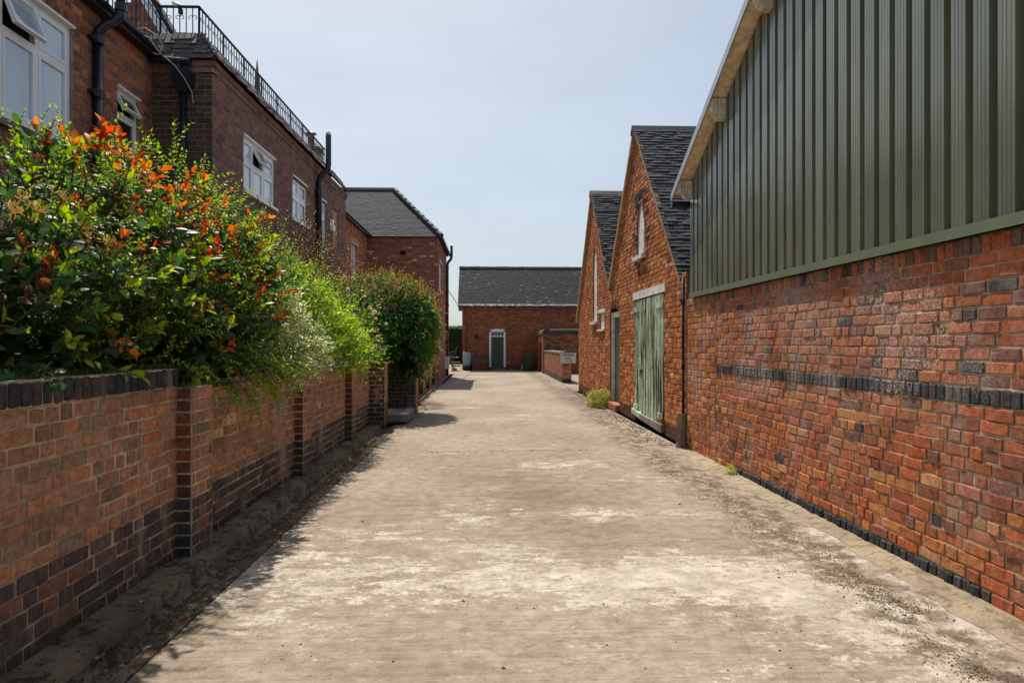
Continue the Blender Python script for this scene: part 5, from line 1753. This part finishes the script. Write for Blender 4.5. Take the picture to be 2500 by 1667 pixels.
def surf_point(blobs, r, lo=.75, hi=1.0, keep=None):
    """a point in the outer shell of the union, with its outward direction"""
    wts = [r_[0] * r_[1] + r_[1] * r_[2] + r_[0] * r_[2] for _, r_ in blobs]
    while True:
        c, q = r.choices(blobs, wts)[0]
        u = Vector((r.gauss(0, 1), r.gauss(0, 1), r.gauss(0, 1))).normalized()
        k = r.uniform(lo, hi)
        p = Vector([c[i] + u[i] * q[i] * k for i in range(3)])
        if all(math.sqrt(sum(((p[i] - c2[i]) / r2[i]) ** 2 for i in range(3))) > k - .12 for c2, r2 in blobs if c2 is not c):
            n = Vector([u[i] / q[i] for i in range(3)]).normalized()
            if keep is None or keep(p):
                return p, n

def shoots(L, stems, blobs, n, r, length, step, size, colour, up=.5, spread=.9, lo=.75, hi=1.0, keep=None, stem_r=.003, droop=0.0, jit=.35, pairs=False):
    """leafy shoots over the blobs; colour(p, t) with t = 0 base .. 1 tip"""
    for _ in range(n):
        p, nn = surf_point(blobs, r, lo, hi, keep)
        d = (nn + Vector((0, 0, up)) + Vector((r.gauss(0, jit), r.gauss(0, jit), r.gauss(0, jit)))).normalized()
        ln = length * r.uniform(.6, 1.25)
        k = max(3, int(ln / step))
        kind = r.random()
        ph = r.uniform(0, 6.28)
        q = p.copy()
        pts = [q.copy()]
        a1 = d.orthogonal().normalized()
        for i in range(k):
            t = (i + 1) / k
            d = (d + Vector((r.gauss(0, .06), r.gauss(0, .06), r.gauss(0, .06) - droop * .12))).normalized()
            q = q + d * (ln / k)
            pts.append(q.copy())
            a1 = (a1 - d * a1.dot(d)).normalized()
            a2 = d.cross(a1)
            for m_ in range(2 if pairs else 1):
                ang = (ph + i * 2.4) if not pairs else (ph + (i % 2) * 1.57 + m_ * 3.14)
                rad = a1 * math.cos(ang) + a2 * math.sin(ang)
                x = (rad * spread * (1.15 - .6 * t) + d * (.35 + .6 * t) + Vector((r.gauss(0, .15), r.gauss(0, .15), r.gauss(0, .15)))).normalized()
                nrm = (d * .8 - rad * .35 + Vector((0, 0, .5)) + Vector((r.gauss(0, .25), r.gauss(0, .25), r.gauss(0, .25))))
                L.add(tuple(q), tuple(x), tuple(nrm), size * r.uniform(.65, 1.2) * (1.05 - .35 * t), colour(q, t, kind, r))
        if stems is not None:
            stems.tube(pts, [stem_r * 1.6] + [stem_r] * (len(pts) - 2) + [stem_r * .6], 4, caps=False)

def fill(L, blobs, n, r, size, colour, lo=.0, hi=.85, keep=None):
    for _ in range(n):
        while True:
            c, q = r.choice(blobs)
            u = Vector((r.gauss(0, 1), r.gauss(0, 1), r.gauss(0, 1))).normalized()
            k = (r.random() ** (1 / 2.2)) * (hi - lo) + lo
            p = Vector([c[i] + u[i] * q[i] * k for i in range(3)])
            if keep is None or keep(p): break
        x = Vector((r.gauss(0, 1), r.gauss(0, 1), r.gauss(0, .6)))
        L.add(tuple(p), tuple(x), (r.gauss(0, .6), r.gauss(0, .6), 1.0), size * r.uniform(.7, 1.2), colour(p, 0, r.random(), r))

def jitter(c, r, k=.2):
    f = r.uniform(1 - k, 1 + k)
    return (c[0] * f * r.uniform(.92, 1.08), c[1] * f, c[2] * f * r.uniform(.9, 1.1))

# ---- photinia
over_wall = lambda p: not (p.z < 1.43 and p.x < -1.95 and p.x > -2.6) or p.x > -2.2
ph = thing('photinia_bush', 'large photinia bush with orange red new leaves on the near garden wall', 'bush', (-2.95, 5.2, 1.27))
r = random.Random(21)
PB = [((-3.0, 5.0, 1.98), (.76, 1.5, .7)), ((-2.75, 6.6, 2.05), (.6, 1.1, .72)), ((-3.1, 3.6, 1.76), (.7, 1.05, .55)), ((-2.72, 5.0, 1.62), (.42, 2.3, .32)), ((-2.42, 6.2, 1.62), (.3, .8, .35))]
PL = Leaves('broad')
PL.front = lambda P: 1.0
def ph_col(p, t, kind, r):
    high = max(0, (p.z - 1.5) / 1.5) + (p.y - 4.5) * .13
    dark = jitter(r.choice([(.04, .095, .03), (.05, .115, .032), (.045, .1, .045), (.065, .13, .035)]), r)
    if kind < .02 + .17 * high:
        if t > .52: return jitter(r.choice([(.54, .1, .045), (.58, .14, .045), (.46, .075, .05), (.54, .2, .05)]), r)
        if t > .3: return jitter((.24, .13, .03), r)
    elif kind < .52:
        if t > .5: return jitter(r.choice([(.26, .36, .03), (.33, .38, .04), (.18, .3, .035)]), r)
    elif kind > .93 and t < .7:
        return jitter((.16, .065, .04), r)
    return dark
stems = MB()
shoots(PL, stems, PB, 1000, r, .32, .032, .112, ph_col, up=.55, lo=.72, hi=1.0, keep=over_wall, stem_r=.004)
tops = [((-2.95, 5.4, 2.02), (.55, 1.4, .7))]
shoots(PL, stems, tops, 24, r, .42, .04, .125, lambda p, t, k, r: ph_col(p, t, k * .6, r), up=1.3, lo=.95, hi=1.0, keep=lambda p: p.z > 2.5, stem_r=.005, jit=.2)
RT = [(-2.75, 4.75, 3.05), (-2.75, 4.9, 3.1), (-2.7, 5.3, 3.05), (-2.6, 5.5, 2.95), (-2.55, 5.9, 2.9), (-2.6, 6.6, 2.8), (-2.5, 7.2, 2.65), (-2.4, 7.5, 2.55), (-2.3, 6.7, 2.55), (-2.7, 5.1, 3.0), (-2.5, 6.0, 2.8), (-2.25, 5.7, 2.35), (-2.28, 6.9, 2.3), (-2.4, 6.2, 2.7), (-2.32, 7.15, 2.15), (-2.24, 6.9, 1.95), (-2.5, 4.9, 2.8), (-2.45, 5.6, 2.62)]
for q in RT:
    shoots(PL, stems, [(tuple(a - b for a, b in zip(q, (0, 0, .2))), (.05, .05, .05))], 2, r, .27, .024, .112, lambda p, t, k, r: ph_col(p, max(t, .6) if t > .3 else t, .01, r), up=1.6, lo=.5, hi=1.0, stem_r=.004, jit=.35)
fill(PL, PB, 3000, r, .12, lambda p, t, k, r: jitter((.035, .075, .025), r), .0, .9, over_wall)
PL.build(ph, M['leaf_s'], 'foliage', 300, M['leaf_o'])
stems.v = [(x + 2.95, y - 5.2, z - 1.27) for x, y, z in stems.v]
for k in range(9):
    a = Vector((r.uniform(-.5, .3), r.uniform(-1.6, 1.6), .0))
    stems.tube([a, a + Vector((r.uniform(-.1, .1), r.uniform(-.1, .1), .5)), a + Vector((r.uniform(-.3, .3), r.uniform(-.3, .3), 1.1))], [.025, .018, .01], 6)
stems.build('branch', M['twig'], ph, kind='stuff')

# ---- honeysuckle running through it
hs = thing('honeysuckle', 'honeysuckle with pale yellow flowers and small lime leaves climbing through the photinia', 'climber', (-2.8, 5.0, 1.27))
HB = [((-2.95, 4.5, 2.3), (.65, 1.3, .5)), ((-2.8, 6.0, 2.45), (.6, 1.3, .52)), ((-2.45, 7.4, 2.25), (.3, .55, .45)), ((-2.6, 5.9, 1.62), (.42, 1.6, .3))]
HL = Leaves('small'); stems = MB()
lime = lambda p, t, k, r: jitter((.24, .36, .05) if t > .4 or k < .5 else (.1, .2, .04), r)
shoots(HL, stems, HB, 760, r, .3, .026, .042, lime, up=.6, lo=.85, hi=1.08, keep=over_wall, stem_r=.002, pairs=True, jit=.5)
shoots(HL, stems, [((-2.9, 5.4, 2.45), (.6, 1.5, .6))], 12, r, .5, .035, .055, lime, up=1.1, lo=1.0, hi=1.1, keep=lambda p: p.z > 2.5, stem_r=.003, pairs=True, jit=.35, droop=.3)
shoots(HL, stems, [((-2.2, 6.3, 1.35), (.12, .9, .2))], 60, r, .28, .03, .05, lime, up=-.4, lo=.9, hi=1.1, keep=lambda p: p.x > -2.2, stem_r=.002, pairs=True, droop=.6)
HL.build(hs, M['leaf_m'])
stems.v = [(x + 2.8, y - 5.0, z - 1.27) for x, y, z in stems.v]
stems.build('stem', M['twig'], hs, kind='stuff')
fm = MB()
for k in range(13):
    u = Vector((r.gauss(0, 1), r.gauss(0, 1), r.gauss(0, 1) + .6)).normalized()
    w = u.orthogonal().normalized()
    c = jitter(r.choice([(.66, .58, .2), (.7, .64, .36), (.64, .44, .1)]), r, .1)
    fm.tube([Vector((0, 0, 0)), u * .028, u * .045 + w * .008, u * .052 + w * .022], [.002, .0028, .0045, .002], 5, c)
    fm.tube([u * .04, u * .062 - w * .012], [.0015, .001], 4, (.66, .6, .3))
fme = fm.mesh('flower', M['petal'])
for (x, y, z) in ((-2.28, 3.55, 2.27), (-2.3, 3.4, 2.24), (-2.32, 4.05, 2.26), (-2.28, 4.2, 2.2), (-2.3, 4.55, 2.03), (-2.32, 3.25, 2.02), (-2.42, 4.0, 2.42), (-2.5, 4.9, 2.55), (-2.45, 3.7, 2.36), (-2.35, 5.2, 2.2)):
    o = link('flower', fme, hs, (x + 2.8, y - 5, z - 1.27))
    o.rotation_euler = (r.uniform(-.6, .6), r.uniform(-.6, .6), r.uniform(0, 6))
    o.scale = (.95,) * 3

# ---- variegated shrub
vg = thing('variegated_shrub', 'cream and green variegated shrub spilling over the garden wall beside the photinia', 'shrub', (-2.5, 7.9, 1.27))
VB = [((-2.55, 7.7, 1.85), (.42, .95, .48)), ((-2.3, 8.15, 1.5), (.33, .72, .38)), ((-2.25, 7.4, 1.4), (.25, .6, .28))]
VL = Leaves('small'); stems = MB()
cream = lambda p, t, k, r: jitter(r.choice([(.58, .56, .3), (.5, .52, .26), (.18, .28, .1), (.28, .38, .13), (.62, .6, .36)]), r)
shoots(VL, stems, VB, 1300, r, .17, .017, .052, cream, up=.15, lo=.7, hi=1.0, stem_r=.0016, droop=.25, keep=over_wall)
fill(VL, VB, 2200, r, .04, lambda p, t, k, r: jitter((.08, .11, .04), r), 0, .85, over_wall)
VL.build(vg, M['leaf_m'])
stems.v = [(x + 2.5, y - 7.9, z - 1.27) for x, y, z in stems.v]
stems.build('stem', M['twig'], vg, kind='stuff')

# ---- bright lime shrub
lm = thing('lime_shrub', 'bright lime green feathery shrub between the variegated shrub and the rose', 'shrub', (-2.6, 9.9, 1.25))
LB = [((-2.55, 9.8, 1.75), (.48, 1.1, .5)), ((-2.3, 10.4, 1.5), (.34, .95, .38)), ((-2.6, 9.2, 2.1), (.35, .7, .32))]
LL = Leaves('narrow'); stems = MB()
lc_ = lambda p, t, k, r: jitter(r.choice([(.3, .44, .06), (.22, .36, .06), (.38, .46, .07)]) if t > .2 else (.1, .24, .035), r)
shoots(LL, stems, LB, 640, r, .28, .022, .115, lc_, up=.8, lo=.7, hi=1.0, stem_r=.002, droop=.45, keep=over_wall)
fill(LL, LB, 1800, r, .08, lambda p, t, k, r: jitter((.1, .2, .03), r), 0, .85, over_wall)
LL.build(lm, M['leaf_m'])
stems.v = [(x + 2.6, y - 9.9, z - 1.25) for x, y, z in stems.v]
stems.build('stem', M['twig'], lm, kind='stuff')

# ---- climbing rose
ro = thing('climbing_rose', 'straggly climbing rose with pale pink flowers above the middle of the garden wall', 'rose', (-2.7, 11.6, 1.25))
RB = [((-2.9, 10.9, 2.2), (.5, 1.6, .66)), ((-2.6, 12.4, 1.9), (.42, 1.0, .6)), ((-2.3, 12.2, 1.32), (.3, 1.2, .32)), ((-2.75, 8.9, 2.3), (.3, .8, .4))]
RL = Leaves('small'); stems = MB()
def ro_col(p, t, k, r):
    if t > .7 and k < .35 and p.z > 2.2: return jitter((.28, .16, .05), r)
    return jitter(r.choice([(.24, .36, .05), (.13, .24, .04), (.3, .38, .07), (.1, .18, .04)]), r)
shoots(RL, stems, RB, 760, r, .3, .027, .064, ro_col, up=.5, lo=.7, hi=1.0, stem_r=.0025, droop=.2, keep=over_wall)
shoots(RL, stems, [((-2.9, 11.0, 2.35), (.45, 2.4, .62))], 130, r, .65, .045, .04, lambda p, t, k, r: jitter((.42, .28, .13) if t > .5 else (.3, .3, .08), r), up=.9, lo=1.0, hi=1.05, keep=lambda p: p.z > 2.4, stem_r=.004, jit=.5)
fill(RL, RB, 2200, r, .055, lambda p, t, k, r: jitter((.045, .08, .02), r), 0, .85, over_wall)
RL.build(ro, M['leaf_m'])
stems.v = [(x + 2.7, y - 11.6, z - 1.25) for x, y, z in stems.v]
stems.build('stem', M['twig'], ro, kind='stuff')
fm = MB()
for ring, (n, rad, zz, tl_) in enumerate(((7, .05, .0, .3), (6, .036, .015, .8), (5, .022, .028, 1.3))):
    for k in range(n):
        a = k / n * 6.283 + ring * .5
        ca, sa = math.cos(a), math.sin(a)
        t1 = Vector((-sa, ca, 0))
        o = Vector((ca, sa, 0))
        c = jitter((.7, .52, .5), r, .1)
        b = Vector((0, 0, zz))
        tip = b + o * rad * math.cos(tl_ * .8) + Vector((0, 0, rad * math.sin(tl_)))
        mid = b + o * rad * .6 + Vector((0, 0, rad * .35))
        fm.add([b, mid - t1 * rad * .5, tip, mid + t1 * rad * .5], [(0, 1, 2, 3)], c)
fme = fm.mesh('flower', M['petal'])
for (x, y, z) in ((-2.12, 12.6, 2.22), (-2.1, 12.8, 2.14), (-2.08, 12.95, 2.06), (-2.12, 13.1, 2.2), (-2.05, 12.5, 1.82), (-2.0, 12.7, 1.72), (-2.0, 12.35, 1.55), (-2.15, 12.2, 2.42), (-1.98, 13.6, 1.98), (-2.3, 11.4, 2.5), (-2.02, 12.9, 1.85), (-1.98, 12.5, 1.64)):
    o = link('flower', fme, ro, (x + 2.7, y - 11.6, z - 1.25))
    o.rotation_euler = (r.uniform(.3, 1.2), r.uniform(-.3, .9), r.uniform(0, 6))
    o.scale = (.85,) * 3

# ---- dark creeper over the gate
cr = thing('creeper', 'dark green creeper mound with rusty tips hanging over the gate pier', 'climber', (-2.1, 16, 1.0))
CB = [((-2.45, 15.9, 2.2), (1.0, 1.3, .78)), ((-1.75, 15.9, 1.95), (.5, 1.0, .85)), ((-1.78, 15.4, 1.35), (.28, .42, .55)), ((-2.9, 14.6, 2.1), (.6, .8, .6))]
CL = Leaves('lobed'); stems = MB()
cd_ = lambda p, t, k, r: jitter(r.choice([(.04, .12, .03), (.055, .15, .035), (.035, .1, .032), (.09, .2, .035)]), r)
shoots(CL, stems, CB, 900, r, .26, .034, .115, cd_, up=-.05, lo=.8, hi=1.0, stem_r=.002, droop=.5, keep=lambda p: p.z > .85)
fill(CL, CB, 2200, r, .1, lambda p, t, k, r: jitter((.03, .06, .018), r), 0, .9, lambda p: p.z > .9)
CL.build(cr, M['leaf_m'], 'foliage', 250, M['leaf_o'])
CL2 = Leaves('small')
rc = lambda p, t, k, r: jitter(r.choice([(.42, .26, .1), (.36, .33, .09), (.27, .34, .07), (.45, .2, .08)]) if t > .3 else (.2, .28, .06), r)
shoots(CL2, stems, CB, 900, r, .34, .024, .05, rc, up=.55, lo=.95, hi=1.06, stem_r=.0035, jit=.55, keep=lambda p: p.z > 2.45 or (p.x > -1.6 and p.z > 1.35 and p.y > 15.6))
shoots(CL2, stems, CB, 36, r, .75, .06, .045, rc, up=.9, lo=1.0, hi=1.05, stem_r=.004, jit=.6, keep=lambda p: p.z > 2.5)
CL2.build(cr, M['leaf_m'], 'tip_foliage')
stems.v = [(x + 2.1, y - 16, z - 1.0) for x, y, z in stems.v]
stems.build('stem', M['twig'], cr, kind='stuff')
ss = thing('verge_shrub', 'small yellow green shrub spilling over the low wall beyond the gate', 'shrub', (-1.9, 18.4, 1.0))
SB = [((-1.85, 18.3, 1.4), (.42, .9, .4)), ((-1.75, 18.9, 1.05), (.25, .7, .4))]
SL = Leaves('small'); stems = MB()
sc_ = lambda p, t, k, r: jitter(r.choice([(.2, .25, .03), (.14, .2, .04), (.34, .17, .04), (.2, .24, .1)]), r)
shoots(SL, stems, SB, 420, r, .28, .024, .05, sc_, up=.5, lo=.7, hi=1.05, stem_r=.002, droop=.2)
fill(SL, SB, 500, r, .05, lambda p, t, k, r: jitter((.05, .08, .02), r), 0, .8)
SL.build(ss, M['leaf_m'])
stems.v = [(x + 1.9, y - 18.4, z - 1.0) for x, y, z in stems.v]
stems.build('stem', M['twig'], ss, kind='stuff')

# ---- plants on the wall top, weeds, hedge
gt = Leaves('narrow'); r = random.Random(31)
for _ in range(1500):
    y = r.uniform(2.6, 5.2)
    p = (r.uniform(-2.5, -2.28), y, 1.42 + r.uniform(-.01, .012))
    gt.add(p, (r.gauss(0, .5), r.gauss(0, .5), r.uniform(.2, 1.2)), (r.gauss(0, 1), r.gauss(0, 1), .4), r.uniform(.015, .05), jitter(r.choice([(.14, .15, .04), (.22, .18, .08), (.08, .13, .03)]), r))
e = thing('wall_top_moss', 'mossy fringe of short grass along the top of the blue brick coping', 'moss', (-2.4, 4, 1.42))
o = gt.build(e, M['leaf_m'], 'grass')
gl = Leaves('broad')
for _ in range(260):
    y = r.uniform(2.5, 6.4)
    if 3.1 < y < 3.75: continue
    a = r.uniform(0, 6.28)
    gl.add((r.uniform(-2.9, -2.42), y, 1.4 + r.uniform(0, .28)), (math.cos(a), math.sin(a), r.uniform(-.2, .5)), (r.gauss(0, .4), r.gauss(0, .4), 1), r.uniform(.08, .17), jitter(r.choice([(.02, .06, .035), (.03, .08, .03), (.025, .07, .025)]), r))
e = thing('wall_top_herb', 'low dark broad leaved herbs under the photinia on the wall', 'plant', (-2.6, 4.4, 1.4))
gl.build(e, M['leaf_s'], 'foliage')
rk = thing('garden_rake', 'small teal plastic rake head lying on the mossy wall top', 'rake', (-2.33, 3.3, 1.425))
mb = MB()
mb.hexa([(-.0, -.07, 0), (.03, -.07, 0), (.03, -.045, 0), (0, -.045, 0), (-.03, -.04, .055), (.0, -.04, .055), (.0, -.015, .055), (-.03, -.015, .055)])
mb.box(0, .02, -.02, .14, .005, .026)
mb.build('head', M['plastic_teal'], rk)
for k in range(5):
    mb = MB(); mb.tube([(.01, .0 + k * .03, .02), (.0, .002 + k * .03, .055)], .003, 5); mb.build('tooth', M['plastic_teal'], rk)
wdp = thing('flowering_weed', 'yellow green clump of flowering weed by the narrow green door', 'weed', (2.87, 17.15, 0))
WL = Leaves('small'); stems = MB()
WB = [((2.87, 17.15, .14), (.27, .5, .2))]
wc = lambda p, t, k, r: jitter((.5, .42, .36) if t > .85 and k < .55 else r.choice([(.4, .42, .05), (.32, .38, .06), (.5, .46, .08)]), r)
shoots(WL, stems, WB, 620, r, .17, .02, .038, wc, up=.9, lo=.5, hi=1.0, stem_r=.0018, keep=lambda p: p.z > .0)
WL.build(wdp, M['leaf_m'])
stems.v = [(x - 2.87, y - 17.15, z) for x, y, z in stems.v]
stems.build('stem', M['twig'], wdp, kind='stuff')
wd2 = thing('wall_weed', 'tiny bright green weed at the foot of the right brick wall', 'weed', (2.98, 8.2, 0.02))
WL = Leaves('small')
for _ in range(150):
    WL.add((2.98 + r.gauss(0, .035), 8.2 + r.gauss(0, .07), .03 + r.uniform(0, .07)), (r.gauss(0, 1), r.gauss(0, 1), r.uniform(0, 1)), (r.gauss(0, .4), r.gauss(0, .4), 1), .03, jitter((.2, .36, .03), r))
WL.build(wd2, M['leaf_m'])
hg = thing('clipped_hedge', 'tall dark clipped hedge in the gap between the hipped house and the barn', 'hedge', (-3.5, 55, 0))
mb = MB(); mb.box(-4, 4, -.8, 1, 0, 2.75); mb.build('core', M['soil'], hg)
HG = Leaves('small')
for _ in range(9000):
    if r.random() < .75:
        p = (r.uniform(-7.5, .5), 54.2 + r.uniform(-.12, .06), r.uniform(0, 2.9)); n_ = (r.gauss(0, .4), -1, r.gauss(.3, .4))
    else:
        p = (r.uniform(-7.5, .5), r.uniform(54.1, 56), 2.8 + r.uniform(-.06, .16)); n_ = (r.gauss(0, .4), r.gauss(0, .4), 1)
    HG.add(p, (r.gauss(0, 1), r.gauss(0, .4), r.gauss(0, 1)), n_, r.uniform(.1, .17), jitter(r.choice([(.04, .085, .02), (.05, .1, .022), (.03, .065, .018)]), r))
HG.build(hg, M['leaf_m'])

# ---------------------------------------------------------------- crumbs, moss and leaf litter
def crumbs(name, n, where, size, cols, seed, flat=.5):
    r = random.Random(seed)
    V, F, C = [], [], []
    for _ in range(n):
        x, y, z = where(r)
        s_ = size(r)
        a = r.uniform(0, 6.28)
        k = r.randint(4, 5)
        b = len(V)
        for i in range(k):
            q = a + i / k * 6.283
            rr = s_ * r.uniform(.6, 1.2)
            V.append((x + rr * math.cos(q), y + rr * 1.2 * math.sin(q), z - .002 + r.uniform(0, .25) * s_ * flat))
        V.append((x + r.gauss(0, .2) * s_, y + r.gauss(0, .2) * s_, z + s_ * flat * r.uniform(.5, 1.1)))
        c = jitter(r.choice(cols), r)
        for i in range(k):
            F.append((b + i, b + (i + 1) % k, b + k))
            C.append(c)
    o = np_mesh(name, np.array(V), [np.array(F)], C, M['debris'], None, False, 'stuff')
    return o
DK = [(.11, .075, .043), (.14, .1, .06), (.08, .058, .036), (.17, .125, .08)]
def moss_at(r):
    while True:
        y = 2.6 + 7.6 * r.random() ** 1.3
        x = 2.5 + r.gauss(0, .16) - .01 * (y - 4) + .09 * math.sin(y * 2.1)
        if 1.9 < x < 2.72 and math.sin(y * 5.1 + x * 7) + math.sin(y * 2.3 - x * 11) + r.gauss(0, .6) > .1:
            return x, y, zr(x, y) + .004
crumbs('moss_debris', 4200, moss_at, lambda r: r.uniform(.002, .006) * (1.9 if r.random() < .06 else 1), DK, 41, .35)
def left_at(r):
    y = 2.3 + 11 * r.random() ** 1.2
    x = r.choice([-1.93, -1.93, -2.03, -1.82, -1.74]) + r.gauss(0, .035)
    z = -.045 if -1.965 < x < -1.85 else (.062 if x < -2.0 else .002)
    return x, y, z
crumbs('gutter_moss', 6000, left_at, lambda r: r.uniform(.004, .012), DK + [(.17, .12, .07), (.06, .05, .035)], 42)
crumbs('leaf_litter', 420, left_at, lambda r: r.uniform(.012, .024), [(.16, .06, .03), (.2, .1, .05), (.3, .24, .18), (.11, .05, .04), (.25, .09, .05)], 43, .8)
def road_at(r):
    y = 2.4 + 12 * r.random() ** 1.8
    x = r.uniform(-1.6, 2.6)
    return x, y, zr(x, y) + .003
crumbs('road_grit', 420, road_at, lambda r: r.uniform(.003, .008) * (2.2 if r.random() < .08 else 1), DK, 44)
def base_at(r):
    y = r.uniform(10.6, 24)
    return 2.95 - abs(r.gauss(0, .22)), y, .006
crumbs('wall_foot_moss', 1500, base_at, lambda r: r.uniform(.006, .022), DK, 45)
def joint_at(r):
    x = r.uniform(-.9, 1.7)
    return x, 10.15 + .05 * math.sin(x * 2) + r.gauss(0, .035), .004
crumbs('joint_moss', 160, joint_at, lambda r: r.uniform(.004, .013), DK, 46)
